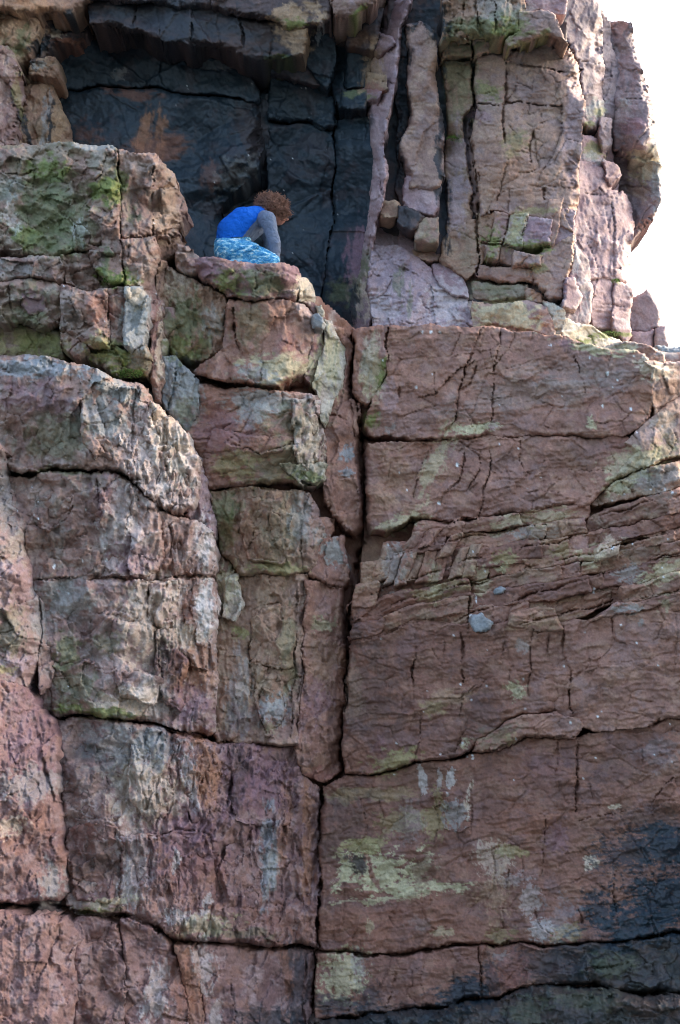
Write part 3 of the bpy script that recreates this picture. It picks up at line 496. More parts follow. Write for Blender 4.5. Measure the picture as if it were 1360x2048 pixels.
 ('C',670,1100,20,30,-20,'grey',.85,.3,12), ('C',695,910,14,16,0,'blue',.8,.3,9), ('C',690,940,20,6,5,'blue',.7,.3,8), ('C',640,1400,26,40,0,'purp',.5,.5,14), ('C',640,1550,40,16,-10,'red',.7,.4,12), ('C',650,1330,30,50,0,'tan',.35,.4,8), ('C',680,1420,8,120,0,'rust',.5,.4,14), ('C',540,1450,80,40,0,'purp',.3,.5,18),
 # slab
 ('D',745,730,22,60,4,'pale',.6,.45,14), ('D',735,710,12,40,0,'grey',.5,.4,10), ('D',745,690,20,20,0,'cream',.35,.4,12), ('D',760,750,8,24,20,'green',.8,.35,9), ('D',745,840,14,26,0,'green',.8,.4,10), ('D',775,800,20,40,0,'lilac',.5,.4,12), ('D',950,858,40,11,-8,'pale',.9,.22,9), ('D',985,850,10,12,0,'lilac',.6,.3,7), ('D',785,858,12,9,0,'grey',.7,.3,7), ('D',1180,845,12,10,0,'pale',.8,.25,7), ('D',1050,790,150,30,-8,'grey',.3,.5,22), ('D',1200,740,120,30,0,'blue',.28,.5,22), ('D',1180,690,70,12,10,'pale',.85,.3,14), ('D',1230,685,50,12,10,'grey',.6,.35,12), ('D',1130,690,20,14,0,'purp',.7,.4,10),
 ('D',870,930,20,70,24,'pale',.55,.45,14), ('D',790,960,40,60,0,'tan',.35,.5,18), ('D',800,1045,50,12,-10,'pale',.7,.4,10), ('D',1170,905,60,30,-8,'brown',.4,.5,20), ('D',1270,930,60,30,-24,'pale',.7,.45,18), ('D',1330,900,40,20,-10,'lime',.5,.45,14), ('D',1310,960,60,26,-14,'grey',.6,.4,14), ('D',1240,972,30,16,-20,'pale',.7,.4,10), ('D',1320,780,40,60,0,'orange',.25,.5,20), ('D',1310,740,30,18,20,'cream',.85,.3,12), ('D',1330,850,30,26,0,'cream',.4,.45,14), ('D',1340,700,30,14,0,'blue',.7,.4,10), ('D',1230,900,26,40,0,'red',.35,.45,12),
 ('D',790,1130,26,44,10,'grey',.75,.35,10), ('D',745,1130,26,40,0,'tan',.4,.45,14), ('D',880,1180,60,14,-12,'lime',.5,.45,12), ('D',865,1160,12,30,0,'pale',.5,.35,8), ('D',1070,1065,40,14,-8,'grey',.85,.3,9), ('D',1010,1120,20,16,0,'lime',.7,.35,9), ('D',1000,1140,14,10,0,'pale',.7,.3,8), ('D',1180,1110,24,16,-20,'pale',.6,.35,9), ('D',1120,1100,14,20,0,'lime',.55,.35,8), ('D',1220,1100,30,20,-20,'cream',.5,.4,9), ('D',1260,1145,30,12,-10,'grey',.8,.3,9), ('D',1330,1140,40,16,-16,'pale',.6,.4,10), ('D',1110,1060,50,26,-10,'tan',.5,.45,12), ('D',1050,1040,70,14,-8,'pale',.5,.4,10),
 ('D',1250,1222,26,9,-12,'grey',.95,.25,8), ('D',1280,1246,9,9,0,'grey',.9,.25,7), ('D',1330,1205,12,16,0,'pale',.5,.35,8), ('D',960,1160,14,26,0,'pale',.5,.35,9), ('D',1050,1300,12,12,0,'grey',.6,.35,8), ('D',1035,1380,18,16,0,'pale',.75,.3,8), ('D',1100,1240,60,10,-10,'tan',.6,.4,10), ('D',900,1400,50,20,-12,'tan',.55,.45,14), ('D',870,1420,26,12,0,'lime',.45,.4,10), ('D',700,1380,20,50,0,'tan',.4,.4,8), ('D',730,1400,60,80,0,'dark',.45,.5,24), ('D',710,1260,14,30,0,'dark',.5,.4,12), ('D',780,1520,44,22,-12,'lime',.9,.3,12), ('D',760,1500,20,30,0,'purp',.4,.4,10), ('D',960,1420,30,40,0,'black',.3,.45,14), ('D',1000,1470,40,20,-16,'moss',.55,.4,12), ('D',930,1490,14,10,0,'pale',.7,.3,7), ('D',1020,1480,14,8,0,'lime',.5,.35,7),
 ('D',730,1590,70,12,-4,'lime',.4,.35,9), ('D',840,1550,70,20,-10,'brown',.4,.4,12), ('D',900,1555,6,26,0,'white',.85,.25,7), ('D',845,1560,5,22,0,'white',.7,.25,7), ('D',880,1560,5,20,0,'white',.6,.25,6), ('D',700,1660,50,60,0,'dark',.5,.5,20), ('D',780,1650,44,24,-20,'lime',.5,.3,10), ('D',870,1630,20,44,10,'lime',.6,.3,9), ('D',820,1650,22,34,0,'grey',.4,.4,9), ('D',912,1625,22,30,8,'grey',.85,.3,10), ('D',935,1610,6,40,4,'cream',.6,.3,8), ('D',775,1742,70,42,-6,'pale',.9,.2,12), ('D',690,1755,40,12,-40,'pale',.9,.25,10), ('D',740,1690,44,14,-10,'lime',.8,.3,10), ('D',860,1775,60,12,-6,'pale',.85,.28,10), ('D',780,1795,100,7,-5,'pale',.75,.25,8), ('D',720,1730,16,14,0,'dark',.9,.3,9), ('D',745,1745,6,34,-20,'red',.8,.25,7), ('D',850,1745,26,30,0,'brown',.7,.35,10), ('D',735,1850,7,16,0,'pale',.7,.3,7), ('D',880,1866,22,10,-6,'pale',.7,.3,8), ('D',845,1850,26,12,0,'grey',.4,.4,8),
 ('D',800,1850,160,40,0,'rust',.35,.5,24), ('D',985,1720,30,34,0,'cream',.4,.3,7), ('D',1020,1760,22,16,0,'white',.35,.3,6), ('D',1030,1700,26,12,0,'lime',.7,.3,8), ('D',1060,1800,16,34,20,'white',.4,.3,9), ('D',1080,1855,22,18,0,'white',.65,.35,9), ('D',1000,1870,30,16,0,'lime',.5,.35,9), ('D',1140,1865,30,16,0,'lime',.5,.35,9), ('D',990,1790,30,50,0,'tan',.5,.4,10), ('D',1050,1640,60,30,0,'rust',.4,.45,16), ('D',1110,1680,20,26,0,'purp',.6,.4,10), ('D',1180,1725,14,10,20,'cream',.8,.3,7), ('D',1225,1610,10,6,0,'cream',.8,.3,6),
 ('D',1330,1800,110,62,-20,'black',.95,.26,9), ('D',1200,1822,36,38,0,'black',.85,.26,8), ('D',1280,1700,80,34,-8,'black',.75,.22,7), ('D',1330,1700,50,40,0,'black',.8,.25,8), ('D',1290,1850,120,36,-4,'black',.9,.35,14), ('D',1120,1830,40,34,0,'blue',.35,.4,10), ('D',1310,1500,40,30,0,'blue',.25,.5,14), ('D',1220,1550,40,20,0,'black',.2,.3,7), ('D',1300,1640,60,30,0,'black',.4,.22,6), ('D',1090,1530,50,26,0,'purp',.35,.45,12),
 ('D',690,1950,40,50,0,'pale',.7,.35,10), ('D',715,1930,16,30,0,'grey',.6,.3,8), ('D',680,2010,40,20,0,'black',.7,.4,12), ('D',930,1990,60,26,-6,'black',.9,.35,12), ('D',985,1960,20,40,0,'black',.6,.3,8), ('D',740,2000,20,40,0,'black',.6,.35,9), ('D',1100,1930,90,34,0,'black',.55,.3,10), ('D',1280,1930,120,50,0,'black',.4,.4,12), ('D',1230,1930,40,20,0,'moss',.4,.5,12), ('D',1200,2020,220,34,-4,'black',.35,.4,14), ('D',800,2040,160,20,-6,'black',.6,.4,12), ('D',1010,1905,14,10,0,'grey',.6,.3,7),
 # pillar, headland, edge
 ('L',960,60,70,24,0,'moss',.75,.5,18), ('L',1020,55,34,26,0,'green',.6,.5,16), ('L',1000,10,60,26,0,'grey',.45,.5,16), ('L',1045,85,50,8,-18,'green',.6,.4,10), ('L',975,180,26,16,0,'green',.6,.45,12), ('L',920,160,30,70,0,'moss',.5,.5,18), ('L',1030,285,26,20,0,'green',.5,.5,12), ('L',905,275,16,7,0,'green',.9,.35,8), ('L',1010,350,60,80,0,'orange',.25,.5,26), ('L',985,480,18,22,0,'green',.8,.4,10), ('L',1030,460,16,40,10,'lime',.6,.4,10), ('L',1065,490,34,10,0,'green',.85,.4,9), ('L',1075,460,24,22,0,'purp',.6,.4,10), ('L',1000,455,14,26,0,'purp',.4,.4,10), ('L',1060,425,40,5,-10,'lime',.5,.4,8), ('L',1075,535,20,10,0,'green',.5,.4,9), ('L',1010,560,80,8,3,'rust',.4,.45,10), ('L',1010,630,60,30,0,'pale',.7,.4,14), ('L',1075,595,18,8,10,'orange',.7,.35,8), ('L',985,580,40,12,0,'moss',.4,.45,10), ('L',1145,250,16,120,0,'rose' if 'rose' in HUE else 'lilac',.45,.5,18), ('L',960,230,30,14,0,'purp',.5,.4,12),
 ('L',915,320,16,60,0,'lilac',.5,.45,14), ('L',912,410,24,50,0,'lilac',.55,.45,14), ('L',890,430,12,60,0,'black',.85,.35,10), ('L',882,250,8,110,4,'black',.85,.35,12), ('L',798,220,12,120,6,'black',.8,.4,16), ('L',860,30,36,40,0,'black',.9,.4,14),
 ('M',1150,500,7,44,6,'white',.7,.35,8), ('M',1165,600,14,40,0,'white',.5,.4,9), ('M',1148,585,16,32,-10,'purp',.6,.3,10), ('M',1235,670,40,5,6,'green',.8,.4,8), ('M',1170,675,20,5,0,'green',.9,.4,8), ('M',1230,562,10,4,0,'green',.95,.35,6), ('M',1255,520,5,50,0,'white',.6,.4,8), ('M',1190,220,22,16,0,'grey',.8,.35,10), ('M',1195,225,12,6,0,'lime',.6,.35,7), ('M',1180,245,12,6,0,'green',.7,.35,7), ('M',1180,305,22,16,0,'green',.6,.45,10), ('M',1180,320,24,8,0,'blue',.5,.4,8), ('M',1290,330,40,26,0,'pale',.55,.45,12), ('M',1310,310,8,60,0,'grey',.7,.4,10), ('M',1275,250,26,14,0,'purp',.6,.4,12), ('M',1255,215,16,10,0,'grey',.5,.4,8), ('M',1280,380,20,16,0,'tan',.5,.4,10), ('M',1320,390,14,40,0,'grey',.6,.4,10),
 ('H',735,100,30,12,0,'brown',.7,.4,12), ('H',750,140,14,30,0,'tan',.7,.4,12), ('H',745,185,16,10,0,'red',.6,.35,9), ('H',740,200,14,5,0,'green',.7,.35,7), ('H',722,560,16,30,0,'moss',.7,.4,10), ('H',715,600,12,26,0,'pale',.5,.4,9), ('H',735,600,6,40,0,'cream',.7,.4,8), ('H',728,520,16,16,0,'moss',.5,.4,8), ('H',700,590,20,40,0,'black',.9,.4,10), ('H',728,330,12,90,4,'black',.7,.35,10),
 ('K',900,600,40,40,0,'white',.45,.4,12), ('K',760,620,24,30,20,'white',.35,.4,10), ('K',800,560,8,30,0,'moss',.55,.4,8), ('K',820,600,5,26,0,'moss',.5,.4,7), ('K',850,530,60,30,0,'purp',.3,.5,16),
]
rr = random.Random(5)
for (x, y, r) in [(914,930,2.6),(878,1006,2.6),(1215,747,3),(1205,812,2),(1262,818,2.4),(845,665,2),(862,664,2),(880,664,1.6),(832,775,1.8),(1188,1178,2),(1188,1184,2),(952,1195,2),(952,1202,1.6),(942,1232,3),(1195,1432,1.6),(1140,1445,1.6),(945,1510,2),(946,1516,1.6),(1032,1478,1.8),(1345,985,2.2),(1330,980,2),(1225,1095,2.6),(1265,1088,1.8),(1235,760,1.6),(1180,715,1.6)]:
    DOTS.append(('D', x, y, r))
for k in range(60): DOTS.append(('D', rr.uniform(760, 1350), rr.uniform(680, 1560), rr.uniform(.5, 1.3)))
for k in range(40): DOTS.append(('AB', rr.uniform(20, 420), rr.uniform(420, 1400), rr.uniform(.5, 1.3)))
for k in range(26): DOTS.append(('F', rr.uniform(180, 700), rr.uniform(150, 540), rr.uniform(.05, .4)))
DOTS += [('A',108,1133,3),('A',213,1120,2),('A',165,1122,1.6)]

# deep joints between blocks
CRACKS += [
 ('CD', [(702,650),(704,740),(709,800),(722,870),(732,960),(736,1060),(722,1100),(706,1165),(696,1300),(687,1450),(680,1556)], 7, .35, 0),
 ('ACD', [(682,1553),(646,1572),(640,1650),(637,1750),(635,1890),(629,2060)], 6, .3, 0),
 ('D', [(728,878),(800,874),(850,880),(905,876)], 8, .28, 0), ('D', [(895,877),(985,872),(1000,873)], 4, .12, 0), ('D', [(985,873),(1080,876),(1170,875)], 2.5, .05, .02),
 ('D', [(736,1058),(765,1068),(820,1043),(880,1041),(955,1037)], 8, .28, 0), ('D', [(680,1555),(810,1534),(960,1505),(1060,1479)], 6, .22, 0), ('D', [(1050,1480),(1110,1474),(1156,1472)], 3, .08, 0),
 ('D', [(632,1897),(690,1906),(740,1912),(830,1905),(920,1890),(1060,1886),(1160,1891),(1260,1877),(1420,1863)], 7.5, .25, 0),
 ('D', [(630,2040),(760,2031),(900,2009),(1000,1992),(1100,1968),(1200,1973),(1240,1988),(1420,1984)], 8, .25, 0),
 ('A', [(-20,947),(60,947),(150,942),(205,945)], 10, .32, 0), ('A', [(222,947),(262,956),(280,962)], 9, .28, 0), ('A', [(312,1016),(340,1027),(374,1026)], 8, .22, 0),
 ('A', [(76,1158),(180,1156),(252,1161)], 3.5, .08, 0), ('A', [(205,1157),(262,1162)], 8, .22, 0), ('A', [(343,1153),(385,1157),(430,1152)], 10, .3, 0),
 ('A', [(96,1438),(180,1433),(262,1442),(325,1455),(400,1477),(440,1484)], 11, .32, 0), ('AC', [(436,1487),(500,1489),(594,1490)], 4, .12, 0),
 ('AS', [(-20,1812),(60,1812),(134,1816)], 12, .36, 0), ('A', [(128,1818),(200,1827),(250,1836),(300,1848),(346,1877),(404,1888)], 10, .32, 0), ('A', [(400,1888),(470,1894),(560,1890),(636,1897)], 5, .2, 0),
 ('C', [(384,752),(430,762),(500,770),(570,777),(616,770)], 9, .3, 0), ('C', [(414,982),(480,973),(560,977),(606,975)], 4.5, .14, 0), ('C', [(455,598),(520,599),(592,594)], 4.5, .14, 0),
 ('C', [(600,962),(640,972)], 7, .2, 0), ('C', [(612,1150),(604,1300),(596,1400)], 3, .08, 0), ('C', [(660,1040),(690,1064),(712,1076)], 9, .25, 0), ('C', [(616,1150),(650,1168),(684,1176)], 4, .12, 0),
 ('F', [(110,180),(220,178),(315,175),(350,189),(505,203)], 5, .14, 0), ('F', [(180,47),(300,73),(420,101),(500,122)], 6, .2, 0), ('F', [(670,210),(669,300),(668,420),(655,520)], 3.5, .14, 0), ('F', [(536,242),(620,244),(660,258)], 5, .14, 0),
 ('L', [(884,120),(945,111),(1000,105),(1060,86),(1104,72)], 7, .22, 0), ('L', [(945,110),(944,210),(946,300),(956,400),(956,470),(955,560)], 5.5, .2, 0), ('L', [(930,235),(938,340),(950,430)], 5, .15, 0), ('L', [(955,560),(1000,566),(1070,574)], 5, .15, 0), ('L', [(1016,432),(1003,490)], 3, .08, 0), ('L', [(1054,432),(1042,494)], 3, .08, 0), ('L', [(960,484),(1000,490),(1045,498),(1096,492)], 4, .1, 0), ('L', [(1150,470),(1138,560),(1126,610)], 4, .12, 0),
]

CRACKS += [('D', [(690,1700),(720,1712),(760,1705),(800,1715),(845,1735)], 2.5, .035, .03), ('D', [(735,1705),(742,1760),(735,1795)], 2, .03, .015), ('D', [(790,1712),(798,1770),(790,1800)], 2, .025, -.015), ('D', [(820,1590),(812,1640),(830,1680)], 2.5, .03, .03), ('D', [(870,1590),(880,1640),(868,1690)], 2.5, .03, -.03), ('D', [(720,1600),(735,1650),(722,1690)], 2.5, .03, .03),
 ('D', [(760,1600),(772,1640),(760,1685)], 2.5, .03, -.02), ('D', [(940,1560),(945,1620),(938,1680)], 3, .04, .03), ('D', [(985,1690),(990,1740),(975,1800)], 3, .04, .03), ('D', [(1040,1700),(1045,1760),(1060,1790)], 2.5, .03, .02), ('D', [(1060,1815),(1075,1850),(1110,1870)], 3, .04, .04),
 ('D', [(700,1940),(706,1985),(700,2025)], 2.5, .04, .03), ('D', [(665,1925),(672,1990)], 2.5, .04, -.02), ('D', [(850,1915),(842,1960),(850,2000)], 2.5, .03, .02)]

PATCHES += [('D',1180,2000,60,20,0,'moss',.3,.5,12), ('D',1060,2020,40,20,0,'moss',.3,.5,12), ('D',1290,2010,50,24,0,'brown',.4,.5,12), ('D',1020,1940,30,40,0,'red',.4,.4,9)]

PATCHES += [('F',330,40,180,50,10,'black',.55,.5,26), ('F',560,140,60,30,0,'black',.6,.5,18)]
CRACKS += [('D', [(700,1242),(780,1212),(860,1188),(1000,1152),(1130,1120),(1250,1088),(1400,1050)], 4.5, .10, .06), ('D', [(742,1186),(860,1146),(960,1118),(1100,1086),(1190,1064)], 4, .08, .05), ('D', [(860,1256),(1010,1208),(1120,1172),(1240,1142),(1400,1096)], 4.5, .10, .06),
 ('D', [(1030,1252),(1130,1226),(1250,1200),(1400,1172)], 4.5, .10, .05), ('D', [(770,1120),(880,1088),(1000,1064),(1100,1046)], 4, .08, .04), ('D', [(1060,1135),(1180,1108),(1300,1075),(1400,1040)], 4, .08, .05), ('D', [(700,1290),(790,1262),(850,1240)], 3, .05, .04),
 ('D', [(1180,1040),(1280,1012),(1400,978)], 4.5, .09, .05)]

# ------------------------------------------------------------------ blocks of the cliff
def bl(m, pts, **k): return block(m, pts, **k)
UC = (16, .30)      # undercut
# ---- cave (farthest first)
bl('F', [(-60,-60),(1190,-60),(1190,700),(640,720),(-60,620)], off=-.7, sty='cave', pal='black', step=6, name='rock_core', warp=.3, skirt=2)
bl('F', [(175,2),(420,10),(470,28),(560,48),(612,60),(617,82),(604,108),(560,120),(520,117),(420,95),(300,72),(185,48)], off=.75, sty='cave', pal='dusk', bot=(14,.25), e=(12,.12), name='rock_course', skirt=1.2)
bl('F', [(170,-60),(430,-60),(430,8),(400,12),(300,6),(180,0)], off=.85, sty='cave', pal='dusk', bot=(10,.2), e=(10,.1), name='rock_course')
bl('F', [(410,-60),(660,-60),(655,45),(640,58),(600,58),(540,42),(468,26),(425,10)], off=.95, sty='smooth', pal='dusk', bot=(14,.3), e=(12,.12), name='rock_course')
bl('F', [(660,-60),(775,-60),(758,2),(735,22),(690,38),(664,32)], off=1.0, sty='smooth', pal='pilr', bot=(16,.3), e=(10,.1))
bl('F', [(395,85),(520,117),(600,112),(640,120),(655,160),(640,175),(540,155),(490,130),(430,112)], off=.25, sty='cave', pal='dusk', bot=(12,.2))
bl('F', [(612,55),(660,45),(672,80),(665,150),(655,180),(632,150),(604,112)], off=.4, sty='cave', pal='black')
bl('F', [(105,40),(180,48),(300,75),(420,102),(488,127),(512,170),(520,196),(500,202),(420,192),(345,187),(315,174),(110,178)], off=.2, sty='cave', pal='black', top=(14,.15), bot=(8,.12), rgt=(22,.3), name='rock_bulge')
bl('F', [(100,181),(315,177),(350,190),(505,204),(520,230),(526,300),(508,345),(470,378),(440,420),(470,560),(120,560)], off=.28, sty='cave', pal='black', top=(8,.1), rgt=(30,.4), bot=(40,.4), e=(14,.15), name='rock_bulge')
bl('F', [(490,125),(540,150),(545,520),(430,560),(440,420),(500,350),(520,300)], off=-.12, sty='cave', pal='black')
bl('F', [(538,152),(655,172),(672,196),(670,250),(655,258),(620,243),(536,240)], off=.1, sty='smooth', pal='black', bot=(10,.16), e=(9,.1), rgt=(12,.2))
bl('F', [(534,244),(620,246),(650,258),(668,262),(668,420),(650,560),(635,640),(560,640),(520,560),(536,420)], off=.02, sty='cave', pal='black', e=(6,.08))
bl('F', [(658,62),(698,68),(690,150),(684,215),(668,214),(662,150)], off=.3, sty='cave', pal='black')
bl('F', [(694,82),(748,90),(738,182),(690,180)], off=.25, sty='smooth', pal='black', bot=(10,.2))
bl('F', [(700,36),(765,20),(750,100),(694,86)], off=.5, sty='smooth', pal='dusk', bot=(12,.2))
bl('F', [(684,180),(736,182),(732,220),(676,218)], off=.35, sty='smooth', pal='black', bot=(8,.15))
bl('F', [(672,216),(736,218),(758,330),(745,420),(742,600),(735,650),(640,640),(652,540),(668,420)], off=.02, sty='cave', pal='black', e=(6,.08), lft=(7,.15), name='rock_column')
# ---- left side of the hollow
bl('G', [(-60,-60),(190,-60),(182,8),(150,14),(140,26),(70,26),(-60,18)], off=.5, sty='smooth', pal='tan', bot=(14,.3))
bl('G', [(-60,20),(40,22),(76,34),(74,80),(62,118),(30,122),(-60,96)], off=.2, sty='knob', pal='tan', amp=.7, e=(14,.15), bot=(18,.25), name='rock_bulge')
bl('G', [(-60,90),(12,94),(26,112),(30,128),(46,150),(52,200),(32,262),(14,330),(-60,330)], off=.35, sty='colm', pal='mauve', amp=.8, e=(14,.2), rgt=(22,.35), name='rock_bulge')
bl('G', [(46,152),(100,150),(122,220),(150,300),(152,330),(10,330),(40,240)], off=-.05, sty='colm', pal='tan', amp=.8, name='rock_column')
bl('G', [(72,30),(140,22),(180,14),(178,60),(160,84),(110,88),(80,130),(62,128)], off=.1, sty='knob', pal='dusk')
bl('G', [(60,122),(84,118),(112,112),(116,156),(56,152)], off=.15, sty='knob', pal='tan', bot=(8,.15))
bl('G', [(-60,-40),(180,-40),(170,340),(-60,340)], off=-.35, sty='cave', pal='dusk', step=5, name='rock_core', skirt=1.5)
# ---- pillars above the red wall
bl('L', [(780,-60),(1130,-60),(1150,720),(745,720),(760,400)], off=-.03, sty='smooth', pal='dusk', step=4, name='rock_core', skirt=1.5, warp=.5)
bl('H', [(770,-60),(828,-60),(822,2),(806,60),(797,115),(788,160),(784,200),(775,250),(766,300),(776,350),(772,372),(760,420),(750,460),(745,500),(742,660),(712,660),(696,600),(720,540),(728,480),(744,400),(744,350),(750,310),(735,230),(730,190),(735,130),(758,85),(764,40)], off=0, sty='colm', pal='rose', amp=.7, warp=.6, e=(5,.08), lft=(16,.2), rgt=(8,.2), name='rock_arete')
bl('H', [(690,56),(757,60),(782,74),(790,90),(762,108),(700,96)], off=.15, sty='smooth', pal='rose', bot=(12,.2), name='rock_block')
bl('H', [(733,146),(770,148),(772,178),(758,190),(732,182)], off=.12, sty='smooth', pal='tan', bot=(8,.15))
bl('H', [(690,180),(735,178),(764,188),(760,200),(735,206),(695,196)], off=.15, sty='smooth', pal='rose', bot=(8,.15))
bl('L', [(888,-60),(1050,-60),(1050,24),(1036,64),(1000,72),(955,76),(930,84),(884,80)], off=.45, sty='colm', pal='tan', bot=(16,.3), e=(8,.1))
bl('L', [(1040,26),(1080,22),(1112,32),(1128,70),(1138,86),(1104,74),(1070,72),(1022,98),(1012,80),(1034,66)], off=.5, sty='pilr', pal='pilr', bot=(12,.22), e=(8,.1))
bl('L', [(1050,-60),(1130,-60),(1135,30),(1110,32),(1075,20),(1048,26)], off=.25, sty='smooth', pal='rose')
bl('L', [(948,74),(1018,70),(1016,96),(950,108)], off=.22, sty='pilr', pal='pilr', e=(6,.08))
bl('L', [(884,84),(944,82),(942,112),(884,118)], off=.18, sty='pilr', pal='tan', e=(6,.08))
bl('L', [(952,112),(1040,97),(1102,78),(1140,96),(1158,150),(1164,200),(1160,300),(1154,400),(1152,470),(1100,440),(985,424),(962,430),(950,350),(950,240)], off=.1, sty='pilr', pal='pilr', e=(6,.07), rgt=(40,.25), name='rock_pillar')
bl('L', [(884,122),(938,120),(944,200),(926,240),(930,300),(944,400),(948,440),(930,466),(896,470),(893,400),(893,300),(897,200)], off=.05, sty='pilr', pal='tan', e=(6,.08), name='rock_column')
bl('L', [(930,240),(946,210),(952,300),(958,430),(946,430),(936,340)], off=-.08, sty='pilr', pal='moss')
bl('L', [(816,52),(840,42),(862,58),(870,110),(874,160),(884,230),(888,300),(890,350),(876,376),(818,380),(800,330),(800,296),(814,250),(816,180)], off=.35, sty='smooth', pal='pilr', amp=1.1, e=(14,.2), lft=(16,.25), rgt=(16,.22), name='rock_column')
bl('L', [(808,352),(880,366),(873,420),(862,434),(814,428),(806,400)], off=.3, sty='smooth', pal='rose', bot=(12,.2), e=(10,.12))
bl('L', [(785,60),(815,56),(812,300),(806,420),(790,380),(796,250)], off=.06, sty='pilr', pal='dusk')
bl('L', [(896,470),(945,436),(962,440),(975,480),(955,540),(935,560),(880,520),(885,480)], off=.1, sty='pilr', pal='tan', e=(6,.06))
for p, o_, c_ in [([(955,428),(984,426),(978,482),(960,470)], .12, 'tan'), ([(985,426),(1018,430),(1012,486),(980,484)], .2, 'pilr'), ([(1020,430),(1056,428),(1046,494),(1006,492)], .24, 'pale'), ([(1054,436),(1104,438),(1096,488),(1046,496)], .2, 'lilac'),
                ([(965,482),(1000,486),(996,520),(972,512)], .26, 'moss'), ([(1000,492),(1032,502),(1028,528),(998,524)], .16, 'pilr'), ([(1032,504),(1082,506),(1082,532),(1030,534)], .24, 'pilr'), ([(1100,400),(1122,398),(1120,450),(1098,500),(1080,505)], .14, 'pilr'),
                ([(1118,420),(1152,420),(1150,470),(1120,500),(1100,505)], .1, 'rose')]:
    bl('L', p, off=o_, sty='pilr', pal=c_, e=(6,.07), bot=(8,.12))
bl('L', [(1080,500),(1150,470),(1140,540),(1128,600),(1110,606),(1066,570),(1060,536)], off=.16, sty='pilr', pal='pilr', bot=(14,.25), name='rock_block')
bl('L', [(952,528),(1066,540),(1070,572),(1000,566),(955,556)], off=.12, sty='pilr', pal='pilr', bot=(10,.3), e=(6,.08), name='rock_course')
bl('L', [(945,568),(1050,574),(1052,594),(990,598),(945,596)], off=.06, sty='pilr', pal='moss', e=(5,.06), name='rock_course')
bl('L', [(1048,580),(1082,590),(1086,606),(1050,604)], off=.1, sty='pilr', pal='pilr', e=(5,.06))
bl('L', [(945,606),(1050,604),(1096,612),(1112,650),(1116,710),(940,710)], off=.28, sty='front', pal='pilr', amp=.6, e=(9,.1), top=(14,.16))
bl('L', [(1086,600),(1110,606),(1132,624),(1134,700),(1116,700),(1108,640)], off=.2, sty='pilr', pal='pale')
# stones and slab left of the pillar
FIELD['K'] = Field([(745,495,17.1),(870,540,17.1),(760,650,16.55),(930,640,16.75),(850,600,16.75),(940,700,16.6),(745,700,16.4)]); MASS['K'] = MASS['L']
bl('K', [(740,490),(800,496),(832,510),(868,536),(888,570),(932,604),(946,650),(946,705),(750,705),(742,600)], sty='slab', pal='lilac', amp=1.7, e=(6,.06), name='rock_slab')
bl('K', [(925,560),(952,600),(955,705),(938,705),(938,640)], off=-.05, sty='pilr', pal='pilr')
bl('K', [(868,526),(905,530),(926,562),(934,598),(905,590),(880,566)], off=.12, sty='pilr', pal='rose')
bl('K', [(742,440),(790,450),(798,500),(742,488)], off=.05, sty='pilr', pal='rose', e=(6,.07))
bl('K', [(797,452),(836,462),(824,508),(798,502)], off=.08, sty='pilr', pal='rose', e=(6,.07))
bl('K', [(826,486),(880,490),(878,522),(850,518),(822,510)], off=.1, sty='pilr', pal='tan', e=(6,.07))
bl('K', [(872,460),(905,472),(905,530),(880,524)], off=-.05, sty='pilr', pal='grey')
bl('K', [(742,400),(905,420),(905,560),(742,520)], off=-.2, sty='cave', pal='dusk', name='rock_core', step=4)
# ---- headland by the sky
bl('M', [(1110,-60),(1196,-60),(1200,10),(1206,80),(1206,200),(1209,232),(1192,258),(1158,240),(1162,160),(1140,90),(1112,40)], off=.1, sty='colm', pal='far', amp=.6, e=(10,.15), bot=(16,.3), rgt=(24,.3), name='rock_pillar')
bl('M', [(1196,0),(1210,30),(1218,60),(1232,130),(1238,200),(1226,260),(1205,250),(1204,80)], off=-.15, sty='knob', pal='far', amp=.6, e=(10,.15))
bl('M', [(1212,46),(1240,44),(1262,48),(1272,80),(1284,130),(1296,190),(1304,222),(1312,250),(1318,310),(1322,335),(1290,330),(1250,318),(1225,300),(1228,220),(1220,100)], ctrl=[(1212,50,18.0),(1262,48,17.8),(1225,300,17.9),(1285,290,17.5),(1312,300,17.8),(1320,330,18.2)], sty='knob', pal='far', amp=.6, bot=(26,.6), e=(10,.15), rgt=(16,.3), name='rock_tower')
bl('M', [(1212,296),(1250,314),(1322,332),(1324,400),(1306,432),(1262,480),(1240,470),(1225,380)], ctrl=[(1215,300,18.2),(1322,335,17.9),(1240,400,18.3),(1320,400,17.8),(1262,478,18.1),(1300,430,17.9)], sty='knob', pal='far', amp=.6, bot=(20,.4), e=(10,.15), rgt=(12,.2), name='rock_tower')
bl('M', [(1158,238),(1192,258),(1214,262),(1216,290),(1205,300),(1158,290)], off=-.25, sty='knob', pal='far', amp=.6, bot=(10,.2))
bl('M', [(1200,235),(1224,240),(1222,285),(1205,300),(1198,280)], off=.1, sty='knob', pal='far', amp=.5, e=(9,.12))
bl('M', [(1155,268),(1195,278),(1214,290),(1208,330),(1190,336),(1155,330)], off=0, sty='smooth', pal='rose', bot=(14,.3))
bl('M', [(1208,316),(1230,326),(1238,350),(1225,370),(1212,352)], off=.1, sty='knob', pal='rose', amp=.5)
bl('M', [(1154,326),(1208,336),(1226,380),(1256,392),(1264,420),(1264,480),(1258,560),(1150,555),(1140,500),(1152,420)], off=.05, sty='colm', pal='rose', amp=.6, e=(9,.1), rgt=(20,.3), name='rock_pillar')
bl('M', [(1148,480),(1178,515),(1186,590),(1180,640),(1150,680),(1134,640),(1140,560)], off=.16, sty='colm', pal='far', amp=.5, e=(9,.12), bot=(12,.2), name='rock_pillar')
